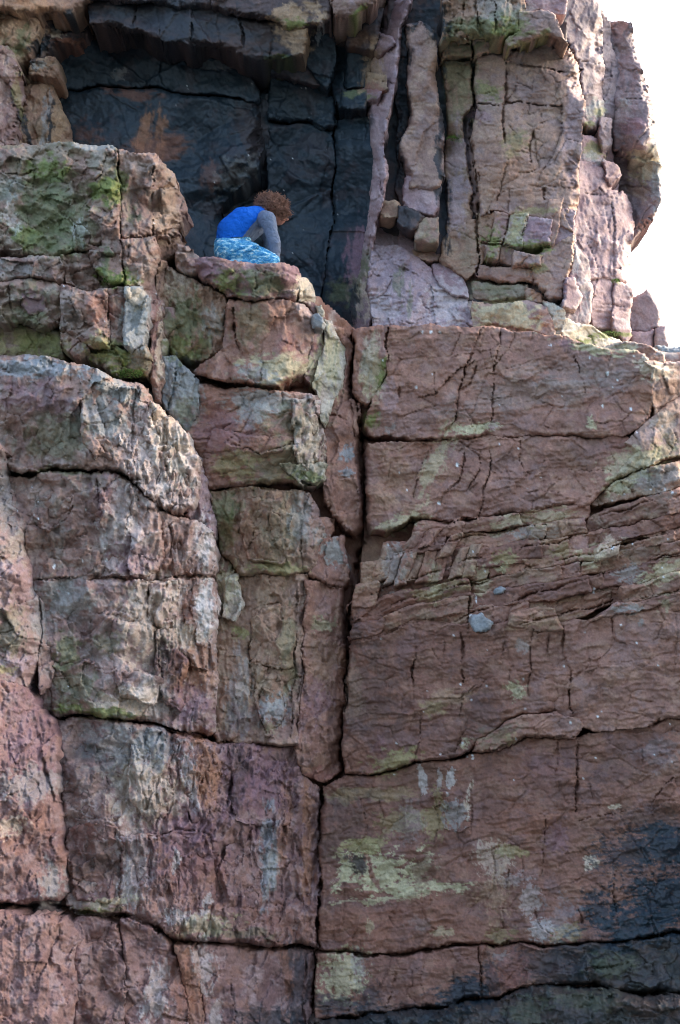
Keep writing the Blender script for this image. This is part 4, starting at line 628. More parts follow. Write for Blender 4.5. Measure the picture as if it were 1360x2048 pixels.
bl('M', [(1136,556),(1150,556),(1164,588),(1150,618),(1128,614)], off=.32, sty='boul', pal='far', amp=.4, e=(8,.1), name='rock_flake')
bl('M', [(1184,530),(1222,545),(1228,640),(1230,662),(1186,652),(1178,600)], off=.05, sty='pilr', pal='rose', e=(9,.12), bot=(12,.2))
bl('M', [(1224,560),(1262,566),(1264,620),(1260,675),(1248,690),(1226,660)], off=.1, sty='pilr', pal='rose', e=(10,.15))
bl('M', [(1132,640),(1185,654),(1250,690),(1262,720),(1120,710)], off=.25, sty='pilr', pal='pale', e=(8,.1))
bl('M', [(1130,-40),(1200,-40),(1222,300),(1245,420),(1245,700),(1130,700)], off=-.35, sty='cave', pal='rose', step=5, name='rock_core', skirt=1.0)
# ---- shoulder above the buttress
bl('B', [(-60,300),(-60,292),(60,290),(150,285),(216,293),(236,300),(240,400),(240,470),(190,498),(120,512),(-60,520)], off=0, sty='knob', pal='moss', top=(14,.2), bot=(14,.25), e=(8,.1), skirt=2.0)
bl('B', [(240,300),(312,308),(342,346),(366,392),(373,418),(358,445),(362,468),(334,478),(310,474),(242,474)], off=.06, sty='front', pal='front', top=(16,.25), rgt=(30,.4), e=(8,.1), bot=(8,.1), skirt=.5)
bl('B', [(150,440),(200,408),(238,404),(242,510),(200,510),(150,498)], off=.1, sty='knob', pal='front', e=(8,.1))
bl('B', [(310,476),(358,470),(362,500),(330,522),(312,530)], off=-.25, sty='front', pal='tan', e=(8,.1))
bl('B', [(240,478),(312,476),(314,560),(322,640),(300,640),(286,590),(250,572),(240,540)], off=.1, sty='front', pal='front', rgt=(14,.2))
bl('B', [(180,505),(242,505),(248,566),(225,570),(190,545)], off=.06, sty='front', pal='front', bot=(10,.15))
bl('B', [(-60,524),(0,522),(60,512),(120,514),(128,545),(110,560),(-60,562)], off=.02, sty='knob', pal='front', e=(10,.12), bot=(10,.15))
bl('B', [(122,510),(182,506),(200,545),(225,575),(180,580),(128,560)], off=0, sty='knob', pal='front')
bl('B', [(-60,562),(110,560),(130,580),(122,655),(85,664),(40,648),(-60,640)], off=.06, sty='knob', pal='moss', e=(14,.15), bot=(16,.35))
bl('B', [(50,580),(88,582),(94,622),(60,626),(46,605)], off=.14, sty='boul', pal='purp', amp=.5, e=(10,.12), name='rock_knob')
bl('B', [(122,565),(182,582),(214,574),(218,640),(214,700),(150,670),(120,660)], off=.12, sty='knob', pal='front', e=(10,.12), bot=(14,.2))
bl('B', [(216,576),(250,572),(252,640),(246,690),(218,690)], off=.05, sty='front', pal='front')
bl('B', [(250,574),(286,574),(296,592),(294,660),(284,690),(262,710),(246,690)], off=.16, sty='front', pal='grey', amp=.8, e=(9,.12), name='rock_block')
bl('B', [(-60,650),(30,652),(122,662),(124,716),(60,720),(-60,716)], off=-.18, sty='front', pal='moss', amp=.6)
bl('B', [(124,664),(176,668),(178,700),(150,712),(124,690)], off=.05, sty='knob', pal='front', bot=(12,.2))
bl('B', [(172,672),(216,690),(262,708),(290,690),(304,720),(296,760),(240,756),(190,728),(170,708)], off=.08, sty='knob', pal='moss', bot=(18,.35))
bl('B', [(296,600),(324,600),(324,700),(326,800),(312,800),(298,740),(302,680)], off=.02, sty='flute', pal='front', amp=.6, rgt=(12,.25), name='rock_column')
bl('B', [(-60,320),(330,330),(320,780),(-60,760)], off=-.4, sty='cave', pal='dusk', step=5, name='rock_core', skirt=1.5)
bl('B', [(314,520),(332,522),(345,560),(330,620),(318,640)], off=-.05, sty='front', pal='tan')
# ---- columns under the ledge
bl('C', [(352,488),(378,490),(398,510),(396,540),(370,552),(352,535)], off=-.1, sty='knob', pal='front', e=(8,.1), skirt=1.5)
bl('C', [(392,514),(440,518),(500,527),(560,529),(590,536),(603,548),(604,576),(590,592),(500,598),(455,597),(432,575),(396,552)], off=.12, sty='knob', pal='purp', amp=.7, e=(8,.1), bot=(12,.28), skirt=2.2, name='rock_ledge')
bl('C', [(598,548),(616,556),(628,568),(630,600),(622,612),(598,600),(604,576)], off=-.05, sty='knob', pal='pale', e=(8,.1), skirt=1.2)
bl('C', [(328,530),(360,548),(420,574),(446,592),(456,620),(452,688),(402,722),(345,716),(330,690),(322,620)], off=-.02, sty='colm', pal='tan', e=(10,.12), bot=(14,.25), rgt=(16,.2))
bl('C', [(320,615),(346,620),(350,650),(332,672),(320,664)], off=.1, sty='boul', pal='purp', amp=.5, e=(8,.1), name='rock_knob')
bl('C', [(320,674),(334,680),(332,704),(320,716)], off=.14, sty='boul', pal='pale', amp=.4, e=(7,.09), name='rock_knob')
bl('C', [(456,602),(520,598),(580,600),(604,610),(628,640),(622,700),(612,742),(560,772),(480,767),(396,756),(384,744),(450,694)], off=.05, sty='front', pal='red', amp=.7, mix=('flute','pink',575,630), bot=(14,.28), top=(12,.12), rgt=(14,.2))
bl('C', [(604,602),(628,612),(650,640),(646,700),(622,770),(610,745),(622,700),(628,640)], off=-.02, sty='colm', pal='purp', amp=.8)
bl('C', [(648,640),(664,645),(684,700),(690,770),(670,800),(652,850),(634,800),(624,772),(646,700)], off=.05, sty='colm', pal='pale', amp=.8)
bl('C', [(324,716),(350,714),(376,738),(394,762),(394,832),(372,872),(348,834),(326,800)], off=.08, sty='colm', pal='grey', amp=.8, e=(9,.12))
bl('C', [(394,766),(460,775),(600,786),(632,796),(646,830),(652,900),(647,958),(634,972),(560,967),(418,980),(398,920),(366,870),(374,860)], off=.04, sty='slab', pal='red', amp=1.2, mix=('flute','pink',575,625), bot=(14,.32), rgt=(16,.25), top=(8,.08))
bl('C', [(418,984),(520,974),(620,984),(641,1012),(650,1080),(646,1130),(620,1146),(480,1152),(446,1100),(430,1040)], off=0, sty='colm', pal='tan', mix=('flute','pilr',580,640), bot=(10,.2), rgt=(16,.25))
bl('C', [(440,1100),(480,1150),(618,1150),(612,1300),(600,1400),(592,1490),(440,1488),(424,1470),(424,1200)], off=-.05, sty='colm', pal='tan', mix=('flute','pilr',570,620), bot=(8,.12), rgt=(14,.2))
bl('C', [(655,650),(690,658),(700,700),(698,740),(704,820),(716,870),(722,960),(727,1050),(712,1078),(668,1036),(650,1000),(650,870),(662,800),(690,760),(684,700)], off=0, sty='colm', pal='red', amp=.7, e=(8,.12), rgt=(12,.2), bot=(12,.25), name='rock_column')
bl('C', [(702,800),(716,808),(722,872),(712,876),(704,850)], off=.02, sty='colm', pal='red', amp=.5)
bl('C', [(646,1080),(690,1068),(694,1160),(682,1178),(650,1168),(618,1150)], off=0, sty='colm', pal='red', amp=.7, e=(8,.1), bot=(9,.15))
bl('C', [(612,1160),(684,1174),(692,1230),(686,1400),(682,1545),(650,1562),(606,1548),(590,1490),(604,1400)], off=0, sty='colm', pal='red', e=(8,.1), bot=(6,.16), rgt=(12,.2), name='rock_column')
bl('C', [(640,1030),(668,1040),(660,1075),(640,1080)], off=-.06, sty='colm', pal='red', amp=.6)
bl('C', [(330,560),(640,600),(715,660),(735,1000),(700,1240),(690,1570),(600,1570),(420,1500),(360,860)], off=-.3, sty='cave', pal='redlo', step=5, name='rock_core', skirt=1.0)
# ---- red wall
bl('D', [(705,657),(774,653),(778,700),(770,742),(746,792),(726,806),(710,790),(706,720)], off=.04, sty='colm', pal='red', amp=.7, e=(6,.08), skirt=1.6)
bl('D', [(778,652),(860,650),(960,655),(1120,672),(1200,690),(1290,712),(1312,740),(1306,800),(1290,850),(1240,866),(1160,874),(985,872),(900,876),(840,880),(800,871),(740,876),(732,850),(738,800),(772,748)], off=.06, sty='slab', pal='red', e=(6,.08), bot=(7,.12), skirt=1.8, name='rock_slab')
bl('D', [(735,886),(840,882),(900,878),(1000,873),(1160,876),(1250,868),(1280,900),(1250,950),(1200,985),(1170,1010),(1090,1022),(1000,1027),(950,1040),(880,1042),(820,1042),(764,1066),(742,1060),(732,1000)], off=.02, sty='slab', pal='red', amp=1.1, e=(7,.08), bot=(12,.16), lft=(12,.15), name='rock_slab')
# thin tilted beds
random.seed(11)
ROWS = [  # upper edge, lower edge as (x, y) lists left to right
 ([(830,1046),(950,1036),(1090,1022),(1170,1012)], [(770,1085),(900,1068),(1000,1058),(1180,1030)], .10),
 ([(765,1086),(900,1070),(1000,1060),(1180,1032),(1290,1000),(1400,962)], [(726,1128),(880,1100),(1000,1094),(1200,1062),(1400,1010)], .16),
 ([(724,1129),(880,1102),(1000,1096),(1200,1064),(1400,1012)], [(715,1172),(880,1138),(1040,1120),(1220,1085),(1400,1040)], .13),
 ([(714,1173),(880,1140),(1040,1122),(1220,1087),(1400,1042)], [(706,1212),(880,1172),(1000,1150),(1220,1112),(1400,1068)], .18),
 ([(706,1213),(880,1174),(1000,1152),(1220,1114),(1400,1070)], [(702,1248),(860,1202),(1000,1178),(1240,1140),(1400,1098)], .14),
 ([(702,1249),(860,1204),(1000,1180),(1240,1142),(1400,1100)], [(700,1284),(850,1234),(1000,1208),(1240,1172),(1400,1130)], .19),
 ([(850,1217),(1000,1210),(1240,1174),(1400,1132)], [(850,1258),(1000,1240),(1240,1206),(1400,1170)], .15),
]
def atx(line, x):
    return float(np.interp(x, [p[0] for p in line], [p[1] for p in line]))
for up, lo, of in ROWS:
    x0 = max(up[0][0], lo[0][0]); x1 = min(up[-1][0], lo[-1][0]); x = x0
    while x < x1 - 12:
        w = random.choice([30, 45, 60, 80, 110, 150, 200]) * random.uniform(.8, 1.2); xe = min(x + w, x1)
        if x1 - xe < 20: xe = x1
        sk = random.uniform(-5, 6)
        sl = lambda q, dx=0: (q, atx(up, q))
        pts = [(x + sk, atx(up, x)), ((x + xe) / 2, atx(up, (x + xe) / 2) + random.uniform(-2, 3)), (xe + sk, atx(up, xe)), (xe - sk, atx(lo, xe)), ((x + xe) / 2, atx(lo, (x + xe) / 2) + random.uniform(-3, 2)), (x - sk, atx(lo, x))]
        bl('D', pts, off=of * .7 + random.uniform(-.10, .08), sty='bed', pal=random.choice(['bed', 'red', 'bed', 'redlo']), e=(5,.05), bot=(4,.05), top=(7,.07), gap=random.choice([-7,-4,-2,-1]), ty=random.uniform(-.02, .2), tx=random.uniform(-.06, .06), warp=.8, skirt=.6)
        x = xe
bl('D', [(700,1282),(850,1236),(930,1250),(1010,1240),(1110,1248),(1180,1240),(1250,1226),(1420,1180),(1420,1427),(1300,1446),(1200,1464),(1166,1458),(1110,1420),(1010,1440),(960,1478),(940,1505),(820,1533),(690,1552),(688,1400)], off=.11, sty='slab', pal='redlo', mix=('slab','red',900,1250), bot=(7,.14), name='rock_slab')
bl('D', [(1010,1208),(1128,1200),(1240,1178),(1130,1256),(1040,1252)], off=.05, sty='bed', pal='bed')
bl('D', [(1240,1208),(1420,1172),(1420,1186),(1250,1228),(1180,1240)], off=.2, sty='bed', pal='red', e=(5,.06))
bl('D', [(1020,1222),(1110,1212),(1128,1258),(1060,1262),(1015,1250)], off=.22, sty='bed', pal='bed', e=(6,.09))
bl('D', [(955,1482),(975,1466),(1010,1442),(1060,1432),(1112,1420),(1150,1440),(1166,1456),(1150,1474),(1060,1478),(1000,1498),(950,1504)], off=.20, sty='bed', pal='red', e=(6,.1), bot=(7,.16), name='rock_flake')
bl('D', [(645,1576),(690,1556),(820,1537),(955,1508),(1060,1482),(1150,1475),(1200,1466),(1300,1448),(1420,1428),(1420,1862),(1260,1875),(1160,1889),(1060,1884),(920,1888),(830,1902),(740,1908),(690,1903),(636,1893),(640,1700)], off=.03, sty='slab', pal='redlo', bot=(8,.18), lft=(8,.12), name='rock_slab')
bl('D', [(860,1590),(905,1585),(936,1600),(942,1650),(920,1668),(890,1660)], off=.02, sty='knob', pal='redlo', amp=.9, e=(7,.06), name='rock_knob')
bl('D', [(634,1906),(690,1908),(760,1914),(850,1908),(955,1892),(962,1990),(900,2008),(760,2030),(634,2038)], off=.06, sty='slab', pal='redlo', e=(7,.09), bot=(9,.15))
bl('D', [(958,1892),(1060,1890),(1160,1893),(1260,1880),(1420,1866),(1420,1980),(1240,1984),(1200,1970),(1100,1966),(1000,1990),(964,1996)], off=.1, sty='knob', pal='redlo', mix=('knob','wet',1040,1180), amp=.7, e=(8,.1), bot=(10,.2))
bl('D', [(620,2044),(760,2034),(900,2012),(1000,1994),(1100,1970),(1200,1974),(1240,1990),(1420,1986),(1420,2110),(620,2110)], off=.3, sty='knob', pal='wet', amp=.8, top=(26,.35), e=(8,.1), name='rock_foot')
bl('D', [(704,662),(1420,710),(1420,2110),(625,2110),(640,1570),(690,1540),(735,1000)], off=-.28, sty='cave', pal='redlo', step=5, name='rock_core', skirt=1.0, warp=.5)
# outer end of the wall, turning away towards the sea
bl('D', [(1180,690),(1240,686),(1300,694),(1325,706),(1330,728),(1290,728),(1250,716)], off=.02, sty='bed', pal='red', e=(6,.08), skirt=1.4)
bl('D', [(1288,726),(1330,722),(1420,722),(1420,790),(1340,800),(1310,830),(1300,780),(1306,745)], off=.0, tx=.25, sty='front', pal='pilr', amp=.7, e=(8,.1), skirt=1.4)
bl('D', [(1300,836),(1340,800),(1420,788),(1420,900),(1330,915),(1270,945),(1236,950),(1276,905),(1250,880)], off=.0, tx=.1, sty='front', pal='pilr', amp=.8, e=(9,.1))
bl('D', [(1236,962),(1300,935),(1420,908),(1420,960),(1300,990),(1200,1008),(1180,1004)], off=.0, sty='knob', pal='tan', amp=.9, e=(5,.05))
bl('D', [(1310,690),(1360,694),(1420,700),(1420,724),(1330,722)], off=-.5, sty='knob', pal='grey', amp=.6, skirt=1.5)
for k, (x, y, w, hh, of) in enumerate([(752,1096,26,52,.12),(776,1108,22,56,.2),(796,1112,26,58,.24),(822,1098,20,60,.16),(842,1098,26,62,.22),(868,1102,22,56,.14),(888,1070,24,40,.26),(905,1100,26,52,.2),(812,1064,30,32,.18),(846,1058,26,34,.26),(736,1130,22,50,.08),(930,1092,24,60,.12)]):
    bl('D', [(x + 14, y), (x + w + 12, y - 4), (x + w - 8, y + hh), (x - 8, y + hh + 5)], off=of * .75, sty='colm', pal=('bed', 'red', 'bed', 'tan')[k % 4], tx=.15, amp=.6, e=(6,.08), warp=.7, skirt=.5, name='rock_fin')
# ---- buttress
bl('A', [(-60,712),(60,712),(150,725),(192,742),(258,768),(284,774),(292,802),(324,810),(332,838),(354,842),(370,872),(374,908),(390,918),(392,955),(402,966),(386,1002),(366,1030),(330,1024),(290,990),(258,952),(150,942),(60,946),(-60,946)], off=.17, sty='front', pal='front', mix=('flute','pink',200,300), top=(24,.30), rgt=(16,.25), bot=(16,.42), skirt=1.5)
bl('A', [(372,868),(384,900),(398,930),(414,958),(418,1006),(434,1046),(430,1075),(392,1044),(372,1028),(384,980)], off=-.06, sty='flute', pal='rose', rgt=(16,.3))
bl('A', [(-60,950),(60,948),(195,944),(255,954),(292,992),(330,1026),(392,1042),(424,1066),(433,1090),(433,1140),(424,1153),(380,1157),(346,1152),(300,1162),(180,1156),(76,1158),(-60,1162)], off=.06, sty='front', pal='front', mix=('flute','pink',215,300), top=(7,.06), bot=(14,.32), rgt=(14,.2))
bl('A', [(192,944),(216,943),(220,970),(214,1018),(196,1018),(190,990)], off=.09, sty='colm', pal='front', amp=.6, e=(7,.08), name='rock_flake')
bl('A', [(346,1036),(392,1044),(424,1068),(434,1090),(434,1140),(424,1154),(380,1157),(350,1150)], off=.09, sty='flute', pal='pink', amp=.8, bot=(12,.28), rgt=(18,.3))
bl('A', [(-60,1160),(78,1158),(180,1157),(300,1164),(346,1156),(426,1155),(434,1200),(434,1320),(432,1400),(437,1472),(420,1480),(345,1452),(310,1444),(260,1440),(180,1431),(95,1437),(-60,1442)], off=.02, sty='front', pal='mauve', mix=('flute','pink',200,300), bot=(18,.38), rgt=(14,.2))
bl('A', [(106,1440),(180,1436),(262,1444),(330,1456),(400,1476),(440,1490),(500,1489),(592,1490),(606,1550),(640,1572),(640,1700),(634,1892),(560,1889),(470,1892),(400,1887),(346,1874),(300,1847),(240,1833),(150,1826),(132,1812),(122,1700),(112,1500)], off=.04, sty='front', pal='mauve', mix=('flute','purp',215,330), top=(14,.15), bot=(13,.28))
bl('A', [(240,1672),(332,1668),(420,1672),(430,1760),(418,1850),(390,1884),(346,1872),(300,1846),(242,1832)], off=.10, sty='flute', pal='purp', bot=(16,.3), rgt=(14,.1), amp=.8)
for P, o_, st, pl in [
  ([(300,800),(324,812),(350,840),(372,880),(376,910),(392,922),(398,962),(372,1012),(332,1022),(312,990),(322,900)], .24, 'flute', 'pink'),
  ([(238,776),(284,778),(300,806),(316,890),(302,965),(262,950),(240,880)], .21, 'flute', 'pink'), ([(152,742),(236,768),(262,850),(236,930),(190,920),(160,850)], .22, 'front', 'front'),
  ([(262,962),(300,1002),(332,1032),(336,1110),(300,1150),(262,1150),(256,1050)], .11, 'flute', 'pink'), ([(45,1000),(150,990),(152,1030),(90,1066),(48,1050)], .11, 'front', 'front'), ([(180,1060),(258,1050),(262,1150),(200,1152),(176,1110)], .10, 'front', 'pink'),
  ([(228,1242),(300,1240),(334,1330),(306,1410),(242,1396),(222,1320)], .09, 'front', 'mauve'), ([(102,1330),(180,1320),(262,1345),(300,1410),(262,1440),(180,1430),(110,1434)], .10, 'front', 'mauve'), ([(300,1168),(350,1162),(356,1236),(330,1262),(298,1240)], .07, 'flute', 'pink'),
  ([(316,1265),(352,1262),(372,1330),(360,1420),(326,1400),(314,1330)], .08, 'flute', 'purp'), ([(384,1165),(428,1162),(432,1240),(420,1300),(388,1290)], .05, 'colm', 'pink'),
  ([(116,1452),(180,1446),(250,1455),(262,1530),(236,1640),(130,1636),(118,1540)], .06, 'front', 'mauve'), ([(262,1456),(330,1466),(352,1520),(340,1600),(300,1640),(258,1600)], .08, 'flute', 'mauve'), ([(356,1474),(440,1496),(456,1560),(446,1640),(390,1650),(362,1580)], .06, 'flute', 'purp'),
  ([(456,1494),(588,1493),(600,1560),(590,1640),(530,1660),(474,1640)], .07, 'colm', 'purp'), ([(132,1650),(236,1648),(240,1740),(228,1808),(150,1800),(132,1730)], .07, 'front', 'purp'), ([(450,1690),(520,1680),(530,1790),(500,1870),(452,1860)], .05, 'colm', 'purp'), ([(540,1800),(628,1790),(628,1882),(545,1880)], .05, 'colm', 'purp')]:
    bl('A', P, off=o_, sty=st, pal=pl, e=(10,.10), bot=(11,.16), rgt=(14,.16), warp=1.3, skirt=.5)
for P, o_, st, pl in [([(500,1232),(562,1206),(590,1222),(584,1330),(506,1336)], .0, 'colm', 'tan'), ([(440,1160),(478,1150),(484,1190),(470,1240),(446,1232)], .04, 'colm', 'pale'), ([(510,1340),(560,1336),(566,1420),(540,1470),(515,1420)], -.01, 'colm', 'tan'), ([(430,860),(520,870),(600,880),(560,905),(470,900),(410,905)], .10, 'slab', 'red'), ([(580,800),(640,806),(646,900),(620,935),(585,900)], .10, 'flute', 'pink'), ([(560,930),(646,925),(646,962),(600,966)], .12, 'colm', 'pale'), ([(480,1000),(560,992),(580,1080),(560,1130),(490,1120)], .05, 'colm', 'tan')]:
    bl('C', P, off=o_, sty=st, pal=pl, e=(9,.09), bot=(10,.14), warp=1.3, skirt=.4)
bl('A', [(140,1836),(196,1828),(232,1850),(246,1900),(250,2110),(146,2110),(148,1960)], off=.1, sty='front', pal='purp', top=(18,.2), e=(9,.1))
bl('A', [(240,1842),(280,1834),(306,1850),(338,1880),(356,1920),(372,2000),(372,2110),(252,2110),(248,1900)], off=.05, sty='front', pal='purp', top=(16,.18), e=(9,.1))
bl('A', [(350,1884),(378,1884),(396,1912),(404,2000),(404,2110),(374,2110),(372,2000)], off=.02, sty='colm', pal='red', top=(9,.12))
bl('A', [(392,1890),(430,1896),(520,1900),(628,1902),(626,2110),(406,2110),(406,1990)], off=-.03, sty='colm', pal='purp', amp=.8, top=(12,.15))
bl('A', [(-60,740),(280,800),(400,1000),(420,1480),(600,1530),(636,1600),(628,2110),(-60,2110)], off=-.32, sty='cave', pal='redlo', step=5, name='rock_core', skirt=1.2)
# ---- rib at the frame's edge
bl('S', [(-60,860),(-10,872),(6,900),(14,925),(22,975),(32,1040),(46,1095),(56,1115),(62,1150),(78,1200),(84,1300),(60,1380),(-60,1360)], off=0, sty='knob', pal='mauve', amp=.9, rgt=(10,.15), bot=(10,.2), e=(10,.12))
bl('S', [(80,1200),(96,1228),(113,1262),(108,1330),(98,1370),(82,1385),(74,1330),(84,1280)], off=0, sty='colm', pal='mauve', rgt=(10,.15))
bl('S', [(-60,1350),(46,1370),(70,1396),(96,1440),(113,1492),(116,1600),(120,1660),(128,1750),(131,1782),(120,1802),(-60,1808)], off=.12, sty='colm', pal='purp', top=(16,.2), rgt=(10,.15), bot=(12,.25), e=(10,.12))
bl('S', [(-60,1816),(30,1826),(130,1832),(146,1870),(148,1960),(142,2110),(-60,2110)], off=.2, sty='colm', pal='purp', top=(16,.2), rgt=(10,.15), e=(10,.12))
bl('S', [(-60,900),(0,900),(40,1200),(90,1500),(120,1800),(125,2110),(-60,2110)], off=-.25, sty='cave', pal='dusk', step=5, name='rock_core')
# ---- continuation outside the picture
FIELD['X'] = FIELD['A']
LC = [(-420,-60,16.6),(-40,-60,16.7),(-420,300,15.3),(-40,300,15.5),(-420,700,14.9),(-40,700,15.1),(-420,2200,14.1),(-40,2200,14.4)]
for k, (ya, yb, yc, yd) in enumerate([(-60,-50,290,300),(296,306,520,515),(518,522,700,712),(706,714,940,946),(944,950,1170,1160),(1164,1172,1440,1445),(1446,1450,1800,1812),(1806,1818,2210,2210)]):
    for x0, x1 in ((-430, -250), (-256, -46)):
        bl('A', [(x0, ya), (x1, yb), (x1 + 4, yd), (x0 - 6, yc)], ctrl=LC, off=.12 * ((k * 5 + x0) % 3) - .1, sty='front', pal=('front', 'mauve', 'moss')[(k + (x0 > -300)) % 3], bot=(14,.25), top=(12,.12), step=4, warp=1.4, name='rock_face', skirt=1.6)
bl('A', [(-1600,200),(-415,300),(-415,2700),(-1600,2700)], ctrl=[(-1600,200,14.5),(-420,300,14.9),(-420,2700,13.8),(-1600,2700,13.5)], sty='front', pal='front', step=16, name='rock_face', skirt=2)
bl('F', [(-400,-340),(1180,-340),(1190,-46),(-400,-46)], ctrl=[(-400,-340,16.4),(1100,-340,17.2),(1100,-50,17.0),(-40,-50,16.5),(400,-50,16.8)], sty='colm', pal='tan', step=5, name='rock_face', skirt=3, bot=(40,.4))
bl('F', [(-1600,-1500),(1120,-1500),(1180,-336),(-1600,-336)], ctrl=[(-1600,-1500,17.2),(1100,-1500,17.6),(1100,-340,17.2),(-400,-340,16.4),(-1600,-340,15.4)], sty='colm', pal='tan', step=18, name='rock_face', skirt=3)
RC = [(1400,720,16.3),(1400,1400,15.6),(1400,2300,15.0),(1640,860,17.3),(1820,1500,17.0),(1850,2300,16.4)]
for k, (ya, yb, yc, yd, xr) in enumerate([(722,820,880,900,1570),(884,900,1000,1010,1650),(1004,1010,1180,1160,1700),(1180,1160,1425,1400,1760),(1428,1400,1860,1840,1800),(1864,1840,2300,2300,1840)]):
    bl('D', [(1410, ya), (xr - 70, (ya + yb) / 2), (xr, yb + 20), (xr + 30, yd), (1410, yc)], ctrl=RC, off=.08 * (k % 3), sty='front', pal=('red', 'red', 'redlo', 'redlo', 'redlo', 'wet')[k], amp=.8, bot=(12,.2), rgt=(40,.5), step=4, warp=1.4, name='rock_face', skirt=2.5)
bl('D', [(-60,2090),(1420,2090),(1420,2330),(-60,2330)], ctrl=[(-60,2090,14.3),(630,2090,15.9),(1420,2090,15.0),(-60,2330,14.0),(1420,2330,14.7),(630,2330,15.6)], sty='knob', pal='wet', step=6, name='rock_foot', skirt=2)
bl('D', [(-420,2190),(1900,2240),(1900,2900),(-420,2900)], ctrl=[(-420,2200,13.7),(630,2300,15.4),(1400,2300,14.8),(1850,2300,16.2),(-420,2900,13.4),(1900,2900,15.4),(630,2900,14.8)], sty='knob', pal='wet', step=14, name='rock_foot', skirt=2)
bl('D', [(650,690),(800,690),(860,1000),(820,2110),(560,2110),(560,1500),(600,900)], ctrl=[(650,690,16.9),(800,640,16.9),(820,2110,16.8),(560,2110,16.8)], sty='cave', pal='redlo', step=6, name='rock_core', skirt=.5)
# ---- loose boulders and chockstones
def stone(name, label, cat, poly, ctrl, pal, group=None, **k):
    cxp = sum(p[0] for p in poly) / len(poly); byp = max(p[1] for p in poly)
    r = root(name, label, cat, None, V(cxp, byp, ctrl[0][2]))
    if group: r['group'] = group
    kw = dict(sty='boul', amp=.6, e=(12, .14), skirt=.35); kw.update(k)
    o = block('Z', poly, ctrl=ctrl, pal=pal, name='stone_body', parent=r, **kw)
    return r
def cz(poly, Y, dy=0): return [(poly[0][0], poly[0][1], Y), (poly[0][0] + 50, poly[0][1], Y), (poly[0][0], poly[0][1] + 50, Y - dy)]
P = [(1262,606),(1272,590),(1292,577),(1306,592),(1316,612),(1322,640),(1317,656),(1290,662),(1262,660)]; stone('boulder', 'big rounded mauve boulder against the sky, resting on two smaller ones', 'boulder', P, cz(P, 17.9), 'far')
P = [(1258,662),(1284,664),(1304,660),(1304,690),(1298,704),(1258,704)]; stone('boulder', 'low dark boulder directly under the big rounded boulder by the sky', 'boulder', P, cz(P, 17.8), 'rose')
P = [(1308,662),(1322,656),(1333,654),(1338,680),(1337,706),(1308,706)]; stone('boulder', 'small upright boulder beside the white sky, farthest to the right on the ledge', 'boulder', P, cz(P, 17.8), 'far')
P = [(766,398),(790,400),(797,410),(796,436),(764,434)]; stone('chockstone', 'squared brown chockstone wedged beside the pink rock edge', 'stone', P, cz(P, 16.75), 'tan', e=(8,.1))
P = [(797,412),(838,424),(847,434),(838,456),(822,464),(796,444)]; stone('chockstone', 'dark grey wedge-shaped chockstone below the hanging pale column', 'stone', P, cz(P, 16.7), 'dusk', e=(8,.1))
P = [(842,434),(872,436),(876,462),(870,488),(832,484),(836,462)]; stone('chockstone', 'olive brown chockstone with undercut base, right of the dark grey wedge', 'stone', P, cz(P, 16.75), 'moss', e=(8,.1), bot=(14,.25))
P = [(950,1234),(966,1230),(982,1238),(978,1256),(950,1264),(944,1250)]; stone('stone', 'blue-grey stone perched in a notch halfway up the red wall', 'stone', P, cz(P, 15.62), 'grey', e=(7,.08), skirt=.3)
P = [(620,634),(634,630),(646,640),(640,652),(622,654)]; stone('stone', 'small grey stone lodged on the column rim below the person\'s ledge', 'stone', P, cz(P, 15.72), 'grey', e=(6,.06), skirt=.2)
P = [(630,616),(640,614),(645,628),(643,640),(632,634)]; stone('stone', 'small pale upright stone at the ledge end nearest the black hollow', 'stone', P, cz(P, 15.85), 'pale', e=(5,.05), skirt=.2)
P = [(992,1178),(1004,1175),(1012,1180),(1008,1188),(994,1188)]; stone('stone', 'tiny grey pebble on a bed above the blue-grey stone', 'stone', P, cz(P, 15.72), 'grey', e=(4,.04), skirt=.15)
# ---- moss cushions growing in the joints
mm = bpy.data.materials.new('moss_leaf'); mm.use_nodes = True; mp_ = mm.node_tree.nodes['Principled BSDF']; mp_.inputs['Roughness'].default_value = .9
ma = mm.node_tree.nodes.new('ShaderNodeAttribute'); ma.attribute_name = 'mineral'; mm.node_tree.links.new(ma.outputs['Color'], mp_.inputs['Base Color'])
mrnd = random.Random(21)
def moss(label, px, py, w, h, Y, dark=1.0):
    vs_, fs_, cs_ = [], [], []
    c = V(px, py, Y); k = Y / F
    for i in range(int(60 + w * h * 1.1)):
        a = mrnd.uniform(0, 6.283); r = math.sqrt(mrnd.random())
        x = math.cos(a) * r * w * k; z = math.sin(a) * r * h * k; y = -.035 * (1 - r * r) + mrnd.uniform(-.01, .01)
        b = len(vs_); q = c + Vector((x, y, z)); s_ = mrnd.uniform(.008, .018)
        d = Vector((mrnd.gauss(0, 1), -abs(mrnd.gauss(0, .7)), mrnd.gauss(.5, .8))).normalized(); u = d.orthogonal().normalized() * s_ * .45
        vs_.extend([q - u, q + u, q + d * s_]); fs_.append((b, b + 1, b + 2))
        g = mrnd.uniform(.6, 1.3) * dark; cs_.extend([lin((84, 108, 36)) * g] * 3)
    me = bpy.data.meshes.new('moss_cushion'); me.from_pydata([tuple(v) for v in vs_], [], fs_); me.materials.append(mm)
    a_ = me.attributes.new('mineral', 'FLOAT_COLOR', 'POINT'); a_.data.foreach_set('color', np.concatenate([np.array(cs_), np.ones((len(cs_), 1))], 1).astype(np.float32).ravel())
    o = bpy.data.objects.new('moss_cushion', me); COL.objects.link(o); o['label'] = label; o['category'] = 'moss'; o['group'] = 'moss cushions in the joints'
moss('bright moss strip under the pale rose tower, above the pale ledge', 1220, 668, 26, 5, 17.1)
